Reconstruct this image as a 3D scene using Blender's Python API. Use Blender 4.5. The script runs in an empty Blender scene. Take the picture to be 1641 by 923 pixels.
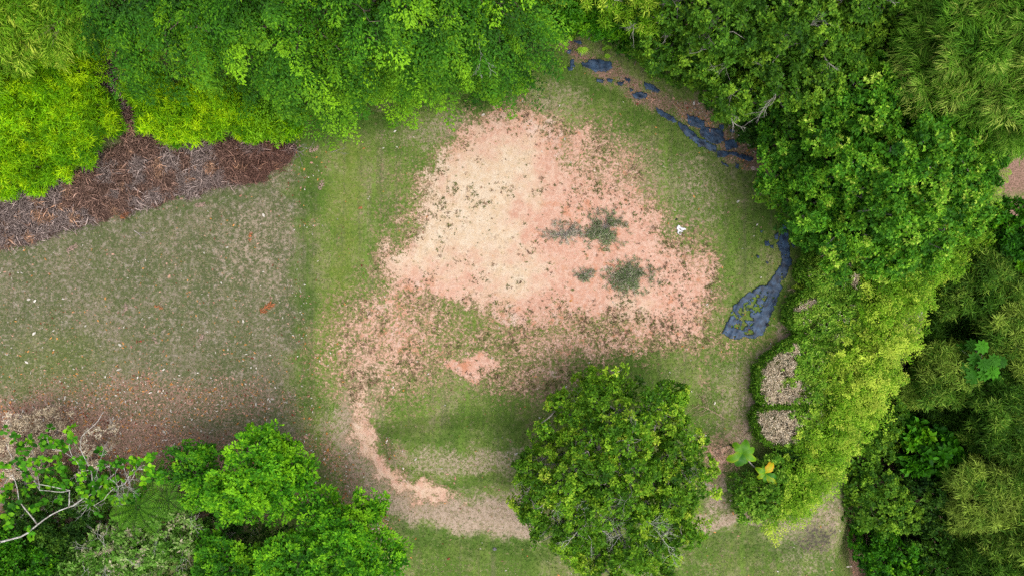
import bpy, math, random
import numpy as np

sc = bpy.context.scene
R = math.radians
rng = np.random.default_rng(7)
random.seed(7)

# ------------------------------------------------------------------ camera, sky, sun, exposure
H = 42.0                      # height of the camera over the lawn
S = 60.0 / 1641.0             # metres per photograph pixel on the ground
cam = bpy.data.cameras.new("camera"); camo = bpy.data.objects.new("camera", cam)
sc.collection.objects.link(camo); sc.camera = camo
camo.location = (0, 0, H); camo.rotation_euler = (0, 0, 0)
cam.sensor_width = 36; cam.sensor_fit = 'HORIZONTAL'
cam.lens = 36 * H / 60.0
cam.clip_start = 0.5; cam.clip_end = 2000

SUN_EL, SUN_AZ = 66.0, 128.0      # azimuth: clockwise from +Y (top of the picture); sun from the lower right
wd = bpy.data.worlds.new("World"); sc.world = wd; wd.use_nodes = True
wn = wd.node_tree.nodes; wl = wd.node_tree.links
bg = wn['Background']; sky = wn.new('ShaderNodeTexSky'); sky.sky_type = 'NISHITA'
sky.sun_disc = False; sky.sun_elevation = R(SUN_EL); sky.sun_rotation = R(SUN_AZ)
sky.air_density = 1.0; sky.dust_density = 4.0; sky.ozone_density = 0.6
_hs = wn.new('ShaderNodeHueSaturation'); _hs.inputs['Saturation'].default_value = .45   # thin overcast
wl.new(sky.outputs[0], _hs.inputs['Color']); wl.new(_hs.outputs[0], bg.inputs[0]); bg.inputs[1].default_value = 0.15
sl = bpy.data.lights.new("sun", 'SUN'); sl.energy = .85; sl.angle = R(60); sl.color = (1.0, 0.96, 0.90)
so = bpy.data.objects.new("sun", sl); sc.collection.objects.link(so); so.location = (0, 0, 60)
_d = np.array([math.sin(R(SUN_AZ)) * math.cos(R(SUN_EL)), math.cos(R(SUN_AZ)) * math.cos(R(SUN_EL)), math.sin(R(SUN_EL))])
import mathutils
so.rotation_euler = mathutils.Vector(_d).to_track_quat('Z', 'Y').to_euler()
vs = sc.view_settings
vs.view_transform = 'Standard'; vs.look = 'None'; vs.gamma = 1.0; vs.use_curve_mapping = False
vs.exposure = 1.0
sc.cycles.max_bounces = 5; sc.cycles.diffuse_bounces = 3; sc.cycles.transmission_bounces = 3
sc.cycles.transparent_max_bounces = 4; sc.cycles.use_denoising = False
sc.cycles.sample_clamp_indirect = 4

# ------------------------------------------------------------------ small maths
def lin(c):
    c = np.array(c, float) / 255.0
    return np.where(c <= 0.04045, c / 12.92, ((c + 0.055) / 1.055) ** 2.4)
def col(r, g, b, k=0.62):
    v = lin((r, g, b)) * k
    return (float(v[0]), float(v[1]), float(v[2]), 1.0)
def unit(v):
    return v / np.maximum(np.linalg.norm(v, axis=-1, keepdims=True), 1e-9)
def _hash(ix, iy, seed):
    n = (ix.astype(np.int64) * 374761393 + iy.astype(np.int64) * 668265263 + seed * 1442695041) & 0x7fffffff
    n = ((n ^ (n >> 13)) * 1274126177) & 0x7fffffff
    return ((n ^ (n >> 16)) & 0xffff) / 65535.0
def vnoise(x, y, seed=0):
    x = np.asarray(x, float); y = np.asarray(y, float)
    ix = np.floor(x); iy = np.floor(y); fx = x - ix; fy = y - iy
    fx = fx * fx * (3 - 2 * fx); fy = fy * fy * (3 - 2 * fy)
    a = _hash(ix, iy, seed); b = _hash(ix + 1, iy, seed); c = _hash(ix, iy + 1, seed); d = _hash(ix + 1, iy + 1, seed)
    return (a * (1 - fx) + b * fx) * (1 - fy) + (c * (1 - fx) + d * fx) * fy
def fbm(x, y, seed=0, o=4):
    v = 0; a = 0.5; t = 0
    for k in range(o):
        v = v + a * vnoise(x * 2 ** k + 17 * k, y * 2 ** k - 9 * k, seed + k); t += a; a *= 0.5
    return v / t
def sstep(a, b, x):
    t = np.clip((x - a) / (b - a), 0, 1); return t * t * (3 - 2 * t)
def px_of(x, y):
    return x / S + 820.5, 461.5 - y / S

def seg_dist(px, py, pts, closed):
    d = np.full(px.shape, 1e9); n = len(pts)
    for i in range(n if closed else n - 1):
        ax, ay = pts[i]; bx, by = pts[(i + 1) % n]
        vx, vy = bx - ax, by - ay
        t = np.clip(((px - ax) * vx + (py - ay) * vy) / (vx * vx + vy * vy + 1e-9), 0, 1)
        d = np.minimum(d, np.hypot(px - ax - t * vx, py - ay - t * vy))
    return d
def inside(px, py, pts):
    c = np.zeros(px.shape, bool); n = len(pts)
    for i in range(n):
        ax, ay = pts[i]; bx, by = pts[(i + 1) % n]
        if ay == by: continue
        cond = ((ay > py) != (by > py)) & (px < (bx - ax) * (py - ay) / (by - ay) + ax)
        c ^= cond
    return c
def poly(px, py, pts, soft):
    d = seg_dist(px, py, pts, True); s = np.where(inside(px, py, pts), d, -d)
    return np.clip(0.5 + s / (2 * soft), 0, 1)
def line(px, py, pts, w, soft):
    return np.clip(0.5 + (w - seg_dist(px, py, pts, False)) / (2 * soft), 0, 1)
def ell(px, py, cx, cy, rx, ry, rot=0.0, p=1.0):
    c, s = math.cos(R(rot)), math.sin(R(rot))
    dx, dy = px - cx, py - cy
    u = (dx * c + dy * s) / rx; v = (-dx * s + dy * c) / ry
    return np.clip(1.0 - (u * u + v * v) * 0.5, 0, 1) ** p

# ------------------------------------------------------------------ the ground as fields over the place
BARE = [(770,198),(800,190),(850,188),(882,196),(893,222),(900,258),(912,262),(922,230),(945,218),(938,256),(960,288),(1000,306),(1030,326),
        (1048,352),(1080,378),(1108,392),(1134,420),(1140,456),(1134,492),(1118,530),(1080,552),(1020,536),(965,522),(905,520),(865,512),
        (845,528),(800,548),(732,556),(728,540),(765,516),(735,488),(690,478),(650,482),(600,512),(566,520),(590,492),(622,462),
        (616,420),(655,370),(642,350),(662,306),(654,290),(704,258),(742,240),(756,212)]
CREAM = [(775,200),(850,195),(885,215),(885,260),(868,310),(850,350),(880,395),(850,440),(800,458),(740,440),(700,425),(660,425),(640,405),(665,350),(655,300),(710,262),(750,240)]
PATHC = [(598,598),(584,630),(572,665),(574,700),(592,735),(618,765),(650,783),(700,794),(735,798)]
TERR = [(612,690),(700,676),(850,676),(880,700),(880,790),(800,785),(720,776),(660,764),(628,735)]

def fields(px, py):
    """soil, cream, litter, lush (both also hold painted tree shade), dry, yellow, grey(left lawn), brush, dark"""
    n1 = fbm(px / 60, py / 60, 3); n2 = fbm(px / 22, py / 22, 11); n3 = fbm(px / 9, py / 9, 21)
    wx = px + (n2 - .5) * 44 + (n3 - .5) * 22; wy = py + (fbm(px / 22, py / 22, 31) - .5) * 44 + (fbm(px / 9, py / 9, 41) - .5) * 22
    soil = poly(wx, wy, BARE, 46) + .16 * ell(wx, wy, 860, 340, 230, 160)
    soil = soil - 0.30 * ell(wx, wy, 680, 330, 50, 90) - 0.12 * ell(wx, wy, 640, 480, 60, 40)
    soil = soil - 0.42 * ell(wx, wy, 757, 505, 60, 28) - 0.28 * ell(wx, wy, 800, 540, 90, 18)
    soil = soil - 0.40 * ell(wx, wy, 900, 375, 50, 30) - 0.30 * ell(wx, wy, 1075, 420, 40, 55) - .3 * ell(wx, wy, 930, 300, 30, 50)
    soil = soil - 0.30 * ell(wx, wy, 985, 505, 80, 16) - .30 * ell(wx, wy, 775, 315, 80, 28)
    soil = np.maximum(soil, 0.92 * ell(wx, wy, 760, 588, 42, 16, -6, .6))
    soil = np.maximum(soil, 0.53 * ell(wx, wy, 630, 545, 120, 95, -20, .7))
    soil = np.maximum(soil, line(wx, wy, [(578,690),(584,722),(612,752),(645,780),(700,796)], 13, 20))
    soil = np.maximum(soil, 0.62 * line(wx, wy, [(590,600),(576,650),(574,700)], 17, 16))
    soil = np.maximum(soil, 0.52 * line(wx, wy, [(640,785),(690,796),(740,800)], 6, 9))
    soil = np.maximum(soil, 0.45 * line(wx, wy, [(1120,560),(1140,600),(1146,620)], 5, 14))
    soil = np.maximum(soil, 0.47 * ell(wx, wy, 850, 600, 110, 50))
    soil = np.maximum(soil, 0.52 * ell(wx, wy, 940, 548, 270, 34))
    soil = np.maximum(soil, 0.50 * ell(wx, wy, 960, 270, 100, 80, 35))
    soil = np.maximum(soil, 0.55 * ell(wx, wy, 1155, 735, 26, 34))
    soil = np.maximum(soil, 0.50 * line(wx, wy, [(1300,398),(1322,372)], 6, 12))
    nb = fbm(px / 75, py / 75, 61); nc = fbm(px / 75, py / 75, 62)
    cream = poly(px + (nb - .5) * 190 + (n2 - .5) * 50, py + (nc - .5) * 150 + (n2 - .5) * 40, CREAM, 60)
    cream = np.maximum(cream, .8 * line(wx, wy, PATHC, 14, 30))
    cream = np.maximum(cream, .55 * ell(wx, wy, 1010, 490, 50, 30))
    litter = np.maximum(.9 * poly(wx, wy, [(-60,640),(60,628),(160,640),(250,660),(330,690),(470,700),(500,720),(500,800),(380,860),(-60,860)], 30), 0)
    litter = np.maximum(litter, .66 * ell(wx, wy, 230, 645, 290, 50))
    litter = np.maximum(litter, .70 * line(wx, wy, [(520,720),(560,790),(600,850)], 34, 36))
    litter = np.maximum(litter, .85 * line(wx, wy, [(905,70),(960,110),(1030,150),(1100,190),(1170,235),(1235,290)], 15, 12))
    litter = np.maximum(litter, .8 * line(wx, wy, [(1100,172),(1180,222),(1250,300)], 18, 14))
    litter = np.maximum(litter, .65 * line(wx, wy, [(1310,390),(1290,440),(1268,500),(1225,580),(1205,680),(1165,725)], 9, 12))
    litter = np.maximum(litter, .60 * ell(wx, wy, 640, 722, 34, 20, 30))
    litter = np.maximum(litter, .72 * ell(wx, wy, 1160, 712, 36, 14, -20))
    litter = np.maximum(litter, .5 * ell(wx, wy, 868, 700, 30, 60))  # shade on the left of the lone tree, painted in the litter brown
    litter = np.maximum(litter, 1.0 * poly(px, py, [(1400,700),(1480,520),(1560,380),(1900,200),(1900,1100),(1390,1100)], 24))
    litter = np.maximum(litter, .75 * ell(wx, wy, 1600, 300, 80, 90))
    litter = np.maximum(litter, 1.0 * poly(px, py, [(-300,-300),(860,-300),(830,20),(500,60),(180,110),(-300,300)], 24))
    litter = np.maximum(litter, 1.0 * poly(px, py, [(930,-300),(2000,-300),(2000,300),(1300,300),(1080,120),(960,30)], 20))
    lush = .95 * line(wx, wy, [(500,250),(488,340),(490,450),(486,560),(494,650)], 5, 22)
    lush = np.maximum(lush, .62 * line(wx, wy, [(880,110),(960,150),(1060,200),(1150,260),(1230,330)], 26, 30))
    lush = np.maximum(lush, .70 * line(wx, wy, [(905,128),(1000,170),(1100,220),(1160,280)], 12, 16))
    lush = np.maximum(lush, .60 * line(wx, wy, [(1190,300),(1210,360),(1190,430),(1150,520),(1160,610)], 16, 34))
    lush = np.maximum(lush, .72 * line(wx, wy, [(610,694),(690,704),(760,694),(850,690)], 10, 16))
    lush = np.maximum(lush, .75 * line(wx, wy, [(640,760),(700,772),(760,776),(850,762)], 7, 14))
    lush = np.maximum(lush, .80 * line(wx, wy, [(600,850),(680,868),(760,885),(880,900)], 18, 22))
    lush = np.maximum(lush, .72 * line(wx, wy, [(1110,880),(1200,872),(1280,890)], 14, 18))
    lush = np.maximum(lush, .72 * line(wx, wy, [(1345,705),(1350,760),(1352,800)], 8, 12))
    lush = np.maximum(lush, .85 * line(wx, wy, [(480,225),(560,205),(700,165),(830,150)], 16, 30))  # shade under the overhanging top trees, painted as darker grass
    lush = np.maximum(lush, .55 * ell(wx, wy, 990, 578, 110, 28))  # the lone tree's shade on the lawn, painted as darker grass
    lush = np.maximum(lush, .7 * line(wx, wy, [(190,355),(260,330),(330,320),(440,288)], 6, 12))
    lush = np.maximum(lush, .75 * ell(wx, wy, 1290, 370, 40, 40) * (px > 1260))
    lush = np.maximum(lush, .8 * ell(wx, wy, 1455, 600, 50, 60))
    dry = .46 * poly(wx, wy, [(330,330),(440,300),(478,320),(468,480),(420,500),(330,440)], 60)
    dry = np.maximum(dry, .85 * poly(wx, wy, [(590,775),(700,798),(850,792),(880,885),(760,872),(640,836)], 16))
    dry = np.maximum(dry, .9 * poly(wx, wy, [(1110,832),(1200,818),(1222,845),(1120,872)], 12))
    dry = np.maximum(dry, .8 * line(wx, wy, [(1150,810),(1158,770),(1150,735)], 16, 16))
    dry = np.maximum(dry, .7 * line(wx, wy, [(1208,600),(1196,650),(1180,700)], 12, 16))
    dry = np.maximum(dry, .62 * ell(wx, wy, 1305, 830, 66, 90, 0, .8))
    dry = np.maximum(dry, .62 * ell(wx, wy, 740, 738, 150, 22, 0, .7))
    dry = np.maximum(dry, .55 * ell(wx, wy, 1000, 260, 120, 60, 30))
    dry = np.maximum(dry, .48 * ell(wx, wy, 1120, 300, 60, 110, 20))
    dry = np.maximum(dry, .55 * ell(wx, wy, 730, 205, 120, 26, -12))
    dry = np.maximum(dry, .55 * ell(wx, wy, 880, 160, 70, 36, 0))
    dry = np.maximum(dry, .72 * line(wx, wy, [(590,600),(556,680),(572,745),(635,805),(720,825)], 44, 30))
    dry = np.maximum(dry, .85 * line(wx, wy, [(1268,480),(1256,545),(1222,580),(1206,620),(1204,690),(1180,720)], 13, 14))
    dry = np.maximum(dry, .50 * ell(wx, wy, 1180, 640, 50, 90))
    yellow = .9 * line(wx, wy, [(566,250),(552,360),(548,440),(530,560)], 22, 36)
    yellow = np.maximum(yellow, .6 * ell(wx, wy, 700, 740, 110, 26))
    yellow = np.maximum(yellow, .55 * ell(wx, wy, 860, 500, 240, 90))
    yellow = np.maximum(yellow, .7 * line(wx, wy, [(1110,510),(1160,540),(1230,540)], 24, 40))
    yellow = np.maximum(yellow, .5 * ell(wx, wy, 70, 600, 140, 90))
    grey = poly(px + (n2 - .5) * 46 + (n1 - .5) * 40 + (n3 - .5) * 20, py, [(-400,150),(470,260),(484,330),(482,480),(476,600),(470,720),(-400,760)], 24)
    brush = poly(.5*wx+.5*px, .5*wy+.5*py, [(-60,320),(10,300),(120,280),(190,225),(178,180),(160,100),(176,100),(205,150),(225,205),(300,220),(440,220),(470,228),(462,262),(420,285),(330,300),
                          (225,335),(150,352),(60,385),(-60,410)], 10)
    dark = .7 * ell(wx, wy, 1310, 866, 34, 32, 0, 1.0)
    return soil, cream, litter, lush, dry, yellow, grey, brush, dark

def gz(x, y):
    """height of the ground"""
    x = np.asarray(x, float); y = np.asarray(y, float)
    px, py = px_of(x, y)
    z = -0.45 * (1 - sstep(450, 520, px + 6 * np.sin(py / 70)))
    t = poly(px, py, TERR, 11)
    z = z - 0.35 * sstep(560, 700, py) * sstep(470, 560, px) * (1 - sstep(1150, 1300, px)) + 0.55 * t
    z = z - 0.7 * sstep(835, 880, py) * sstep(500, 600, px) * (1 - sstep(1300, 1400, px))
    edge = [(1560,-200),(1660,200),(1600,330),(1545,430),(1505,560),(1440,660),(1400,760),(1380,900),(1480,1300),(3000,1300),(3000,-200)]
    z = z - 4.5 * sstep(0.0, 1.0, poly(px, py, edge, 55))
    z = z + (fbm(x / 7, y / 7, 77) - .5) * 0.35 + (fbm(x / 1.3, y / 1.3, 78) - .5) * 0.08
    return z

def W(px, py, z=0.0):
    f = (H - z) * S / H
    return np.array([(px - 820.5) * f, (461.5 - py) * f, z])
def G(px, py, dz=0.0):
    z = 0.0
    for _ in range(4):
        p = W(px, py, z); z = float(gz(p[0], p[1]))
    p[2] = z + dz
    return p

# ------------------------------------------------------------------ linking and tagging
def link(name, mesh, m=None, parent=None, loc=None):
    o = bpy.data.objects.new(name, mesh); sc.collection.objects.link(o)
    if m is not None: mesh.materials.append(m)
    if parent is not None: o.parent = parent
    if loc is not None: o.location = loc
    return o
def tag(o, label, cat, group=None):
    o['label'] = label; o['category'] = cat
    if group: o['group'] = group
    return o
def thing(name, label, cat, loc, group=None):
    o = bpy.data.objects.new(name, None); sc.collection.objects.link(o)
    o.empty_display_size = 0.3; o.location = tuple(float(v) for v in loc)
    return tag(o, label, cat, group)
def stuff(o, label, cat):
    o['kind'] = 'stuff'; return tag(o, label, cat)

def np_mesh(name, v, loops, sizes, tint=None, colr=None, smooth=False):
    me = bpy.data.meshes.new(name)
    v = np.asarray(v, np.float32); loops = np.asarray(loops, np.int32).ravel(); sizes = np.asarray(sizes, np.int32)
    me.vertices.add(len(v)); me.vertices.foreach_set('co', v.ravel())
    me.loops.add(len(loops)); me.loops.foreach_set('vertex_index', loops)
    me.polygons.add(len(sizes)); me.polygons.foreach_set('loop_start', np.concatenate([[0], np.cumsum(sizes)[:-1]]).astype(np.int32))
    me.polygons.foreach_set('loop_total', sizes)
    if smooth: me.polygons.foreach_set('use_smooth', np.ones(len(sizes), bool))
    if tint is not None:
        a = me.attributes.new('tint', 'FLOAT', 'POINT'); a.data.foreach_set('value', np.asarray(tint, np.float32))
    if colr is not None:
        a = me.attributes.new('colr', 'FLOAT_COLOR', 'POINT')
        c = np.ones((len(v), 4), np.float32); c[:, :3] = colr; a.data.foreach_set('color', c.ravel())
    me.update(calc_edges=True)
    return me

# leaf outlines: (along, across, lift) with triangles
T_RHOMB = (np.array([(0,0,0),(.45,.5,.10),(1,0,-.06),(.45,-.5,.10)]), [(0,1,2),(0,2,3)])
T_LONG = (np.array([(0,0,0),(.3,.5,.02),(1,0,-.22),(.3,-.5,.02)]), [(0,1,2),(0,2,3)])
T_OVAL = (np.array([(0,0,0),(.25,.42,.06),(.65,.48,.05),(1,0,-.10),(.65,-.48,.05),(.25,-.42,.06)]), [(0,1,2),(0,2,3),(0,3,4),(0,4,5)])

class Leaves:
    def __init__(s): s.p=[]; s.d=[]; s.n=[]; s.l=[]; s.w=[]; s.t=[]
    def add(s, p, d, n, l, w, t):
        N = len(p)
        s.p.append(p); s.d.append(unit(d)); s.n.append(n)
        s.l.append(np.broadcast_to(l, (N,)).astype(float)); s.w.append(np.broadcast_to(w, (N,)).astype(float)); s.t.append(np.broadcast_to(t, (N,)).astype(float))
    def count(s): return sum(len(a) for a in s.p)
    def mesh(s, name, tmpl=T_RHOMB, off=None, colr=None):
        p = np.concatenate(s.p); d = np.concatenate(s.d); n = np.concatenate(s.n)
        l = np.concatenate(s.l); w = np.concatenate(s.w); t = np.concatenate(s.t)
        if off is not None: p = p - off
        side = unit(np.cross(n, d)); n2 = np.cross(d, side)
        tv, tf = tmpl; k = len(tv)
        v = (p[:, None, :] + tv[None, :, 0, None] * (d * l[:, None])[:, None, :] + tv[None, :, 1, None] * (side * w[:, None])[:, None, :]
             + tv[None, :, 2, None] * (n2 * l[:, None])[:, None, :]).reshape(-1, 3)
        f = (np.arange(len(p))[:, None, None] * k + np.array(tf)[None]).reshape(-1, 3)
        return np_mesh(name, v, f, np.full(len(f), 3), np.repeat(t, k), None if colr is None else np.repeat(colr, k, axis=0))

def rvec(n): return unit(rng.normal(size=(n, 3)))

def whorl(L, c, ax, k, l, w, t, a0=35, a1=95, tj=.22):
    """k leaves round each twig end"""
    n = len(c)
    ax = unit(ax); u = unit(np.cross(ax, rvec(n))); v = np.cross(ax, u)
    ph = (np.arange(k)[None] * (2 * math.pi / k) + rng.uniform(0, 6.3, (n, 1)) + rng.normal(0, .35, (n, k)))
    a = R(1) * rng.uniform(a0, a1, (n, k))
    rad = np.cos(ph)[..., None] * u[:, None] + np.sin(ph)[..., None] * v[:, None]
    d = ax[:, None] * np.cos(a)[..., None] + rad * np.sin(a)[..., None]
    nn = ax[:, None] * np.sin(a)[..., None] - rad * np.cos(a)[..., None]
    nn = nn + rng.normal(0, .35, nn.shape)
    sc_ = rng.uniform(.65, 1.25, (n, k))
    p = c[:, None] + d * (.12 * l) + ax[:, None] * rng.uniform(-.5, .1, (n, k, 1)) * l
    tt = np.clip(np.broadcast_to(t, (n,))[:, None] + rng.normal(0, tj, (n, k)), 0, 1)
    L.add(p.reshape(-1, 3), d.reshape(-1, 3), nn.reshape(-1, 3), (sc_ * l).ravel(), (sc_ * w).ravel(), tt.ravel())

def spray(L, o, d, ln, k, l, w, t, droop=.5, wid=.35, tj=.15, flat=.5, nt=9):
    """feathery boughs: leaves strung along the side twigs of a drooping bough"""
    n = len(o); d = unit(d); up = np.array([0, 0, 1.0])
    side = unit(np.cross(d, up) + 1e-6); ln = np.broadcast_to(ln, (n,))
    s0 = (np.floor(rng.uniform(0, 1, (n, k)) ** .85 * nt) + .5) / nt
    env = wid * np.sin(np.pi * np.clip(s0 * .80 + .16, 0, 1))
    tw = _hash((s0 * nt).astype(int) * 7 + np.arange(n)[:, None] * 131, np.arange(n)[:, None] + 0 * (s0 * 0).astype(int), 5)
    u = rng.uniform(0, 1, (n, k)); sg = rng.choice([-1.0, 1.0], (n, k)); q = u * env * sg * (.55 + .9 * tw)
    s = np.clip(s0 + .75 * np.abs(q), 0, 1.15)
    p = o[:, None] + (d[:, None] * s[..., None] + side[:, None] * q[..., None]) * ln[:, None, None]
    p[..., 2] -= droop * (s ** 2 + .5 * np.abs(q)) * ln[:, None]
    p += rng.normal(0, .035, p.shape)
    tang = d[:, None] - up * (2 * droop * s)[..., None]
    ld = unit(tang) * .8 + side[:, None] * sg[..., None] * .7 + rng.normal(0, .35, p.shape)
    nn = up + flat * d[:, None] + rng.normal(0, .3, p.shape)
    tt = np.clip(np.broadcast_to(t, (n,))[:, None] + .34 * (s - .6) + rng.normal(0, tj, (n, k)), 0, 1)
    sc_ = rng.uniform(.65, 1.25, (n, k))
    L.add(p.reshape(-1, 3), ld.reshape(-1, 3), nn.reshape(-1, 3), (sc_ * l).ravel(), (sc_ * w).ravel(), tt.ravel())

def tufts(p, n, r, m):
    """m twig ends round each tuft centre, on its outer half"""
    N = len(p); u = rvec(N * m).reshape(N, m, 3); ax = unit(n + UP_ * .4)[:, None]
    u = unit(u + ax * .75); rr = (r * rng.uniform(.55, 1.35, N))[:, None, None]
    q = p[:, None] + u * rr * rng.uniform(.7, 1.1, (N, m, 1)) * np.array([1, 1, .8])
    return q.reshape(-1, 3), u.reshape(-1, 3), np.repeat(np.arange(N), m)
UP_ = np.array([0, 0, 1.0])

def lobes_of(blobs, per_m2=.55, lr=.85, jit=.25, zmin=-.35):
    """blobs: (centre xyz, rx, ry, rz) -> smaller lobes (centre, radius) set on their upper skins"""
    C = []; Rr = []
    for (c, rx, ry, rz) in blobs:
        area = 4 * math.pi * ((rx * ry + rx * rz + ry * rz) / 3); n = max(4, int(area * per_m2 * .75))
        u = rvec(n * 2); u = u[u[:, 2] > zmin][:n]
        rr = lr * rng.uniform(.55, 1.35, len(u))
        q = np.array([rx, ry, rz]) - rr[:, None] * .75
        C.append(c + u * np.maximum(q, .1) * (1 + rng.normal(0, jit * .35, (len(u), 1)))); Rr.append(rr)
    return np.concatenate(C), np.concatenate(Rr)
def skin(C, Rr, dens, keep=.82, zmin=-.5, squash=.9):
    """random points on the outside of a heap of lobes with their outward directions"""
    n = np.maximum(3, (4 * math.pi * Rr ** 2 * dens).astype(int))
    idx = np.repeat(np.arange(len(C)), n); u = rvec(len(idx)); m = u[:, 2] > zmin
    idx = idx[m]; u = u[m]
    r = Rr[idx] * rng.uniform(.86, 1.10, len(idx))
    off = u * r[:, None]; off[:, 2] *= squash
    p = C[idx] + off
    ok = np.ones(len(p), bool)
    for i in range(len(C)):
        dd = np.linalg.norm((p - C[i]) / (Rr[i] * keep), axis=1)
        ok &= (dd > 1) | (idx == i)
    return p[ok], u[ok], idx[ok]

class Tubes:
    def __init__(s): s.v=[]; s.f=[]; s.n=0
    def add(s, pts, r0, r1, k=5):
        pts = np.asarray(pts, float); m = len(pts)
        tg = unit(np.gradient(pts, axis=0)); ref = np.array([.3, .2, 1.0]) if abs(tg[0][2]) < .9 else np.array([1.0, .1, 0])
        a = unit(np.cross(tg, ref)); b = np.cross(tg, a)
        rr = np.linspace(r0, r1, m)[:, None, None]; ph = np.arange(k) * 2 * math.pi / k
        v = pts[:, None] + rr * (a[:, None] * np.cos(ph)[None, :, None] + b[:, None] * np.sin(ph)[None, :, None])
        s.v.append(v.reshape(-1, 3))
        i, j = np.meshgrid(np.arange(m - 1), np.arange(k), indexing='ij'); j2 = (j + 1) % k
        s.f.append((s.n + np.stack([i * k + j, i * k + j2, (i + 1) * k + j2, (i + 1) * k + j], -1)).reshape(-1, 4)); s.n += m * k
    def mesh(s, name, off=None):
        v = np.concatenate(s.v); f = np.concatenate(s.f)
        if off is not None: v = v - off
        return np_mesh(name, v, f, np.full(len(f), 4), smooth=True)

def bend(a, b, amp, m=7):
    a = np.array(a, float); b = np.array(b, float); t = np.linspace(0, 1, m)[:, None]
    L_ = np.linalg.norm(b - a); k1, k2 = rng.normal(0, amp * L_, (2, 3))
    return a + (b - a) * t + np.sin(t * math.pi) * k1 + np.sin(t * 2 * math.pi) * k2 * .5
def twigs(T, o, d, ln, depth, r, spread=.7):
    """a forking bare twig"""
    d = np.array(d, float); d /= np.linalg.norm(d)
    e = o + d * ln; pts = bend(o, e, .06, 4); T.add(pts, r, r * .6, 3)
    if depth <= 0: return
    for _ in range(rng.integers(2, 4)):
        nd = d + rng.normal(0, spread, 3) * .8; s = pts[rng.integers(1, 4)]
        twigs(T, s, nd, ln * rng.uniform(.55, .85), depth - 1, r * .62, spread)

# ------------------------------------------------------------------ materials
def mat_new(name):
    m = bpy.data.materials.new(name); m.use_nodes = True
    nt = m.node_tree; return m, nt, nt.nodes, nt.links, nt.nodes['Principled BSDF']
def leaf_mat(name, stops, rough=.6, trans=.32, spec=.16):
    m, nt, N, K, b = mat_new(name)
    a = N.new('ShaderNodeAttribute'); a.attribute_name = 'tint'
    cr = N.new('ShaderNodeValToRGB'); e = cr.color_ramp
    while len(e.elements) < len(stops): e.elements.new(.5)
    for i, (p, c) in enumerate(stops): e.elements[i].position = p; e.elements[i].color = c
    K.new(a.outputs['Fac'], cr.inputs[0])
    tc = N.new('ShaderNodeTexCoord'); nz = N.new('ShaderNodeTexNoise'); nz.inputs['Scale'].default_value = .55; nz.inputs['Detail'].default_value = 3
    K.new(tc.outputs['Object'], nz.inputs['Vector'])
    hs = N.new('ShaderNodeHueSaturation'); mr = N.new('ShaderNodeMapRange')
    mr.inputs['From Min'].default_value = .3; mr.inputs['From Max'].default_value = .7; mr.inputs['To Min'].default_value = .74; mr.inputs['To Max'].default_value = 1.22
    K.new(nz.outputs[0], mr.inputs[0]); K.new(mr.outputs[0], hs.inputs['Value']); K.new(cr.outputs[0], hs.inputs['Color'])
    K.new(hs.outputs[0], b.inputs['Base Color'])
    b.inputs['Roughness'].default_value = rough; b.inputs['Specular IOR Level'].default_value = spec
    tr = N.new('ShaderNodeBsdfTranslucent'); K.new(hs.outputs[0], tr.inputs[0]); mx = N.new('ShaderNodeMixShader'); mx.inputs[0].default_value = trans
    K.new(b.outputs[0], mx.inputs[1]); K.new(tr.outputs[0], mx.inputs[2]); K.new(mx.outputs[0], N['Material Output'].inputs[0])
    return m
def bark_mat(name, c1, c2, scale=6):
    m, nt, N, K, b = mat_new(name)
    tc = N.new('ShaderNodeTexCoord'); nz = N.new('ShaderNodeTexNoise'); nz.inputs['Scale'].default_value = scale; nz.inputs['Detail'].default_value = 6
    K.new(tc.outputs['Object'], nz.inputs['Vector'])
    cr = N.new('ShaderNodeValToRGB'); cr.color_ramp.elements[0].position = .35; cr.color_ramp.elements[0].color = c1
    cr.color_ramp.elements[1].position = .65; cr.color_ramp.elements[1].color = c2
    K.new(nz.outputs[0], cr.inputs[0]); K.new(cr.outputs[0], b.inputs['Base Color']); b.inputs['Roughness'].default_value = .85
    return m
def vcol_mat(name, rough=.85, trans=0.0):
    m, nt, N, K, b = mat_new(name)
    a = N.new('ShaderNodeAttribute'); a.attribute_name = 'colr'; K.new(a.outputs['Color'], b.inputs['Base Color'])
    b.inputs['Roughness'].default_value = rough; b.inputs['Specular IOR Level'].default_value = .2
    return m

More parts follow.
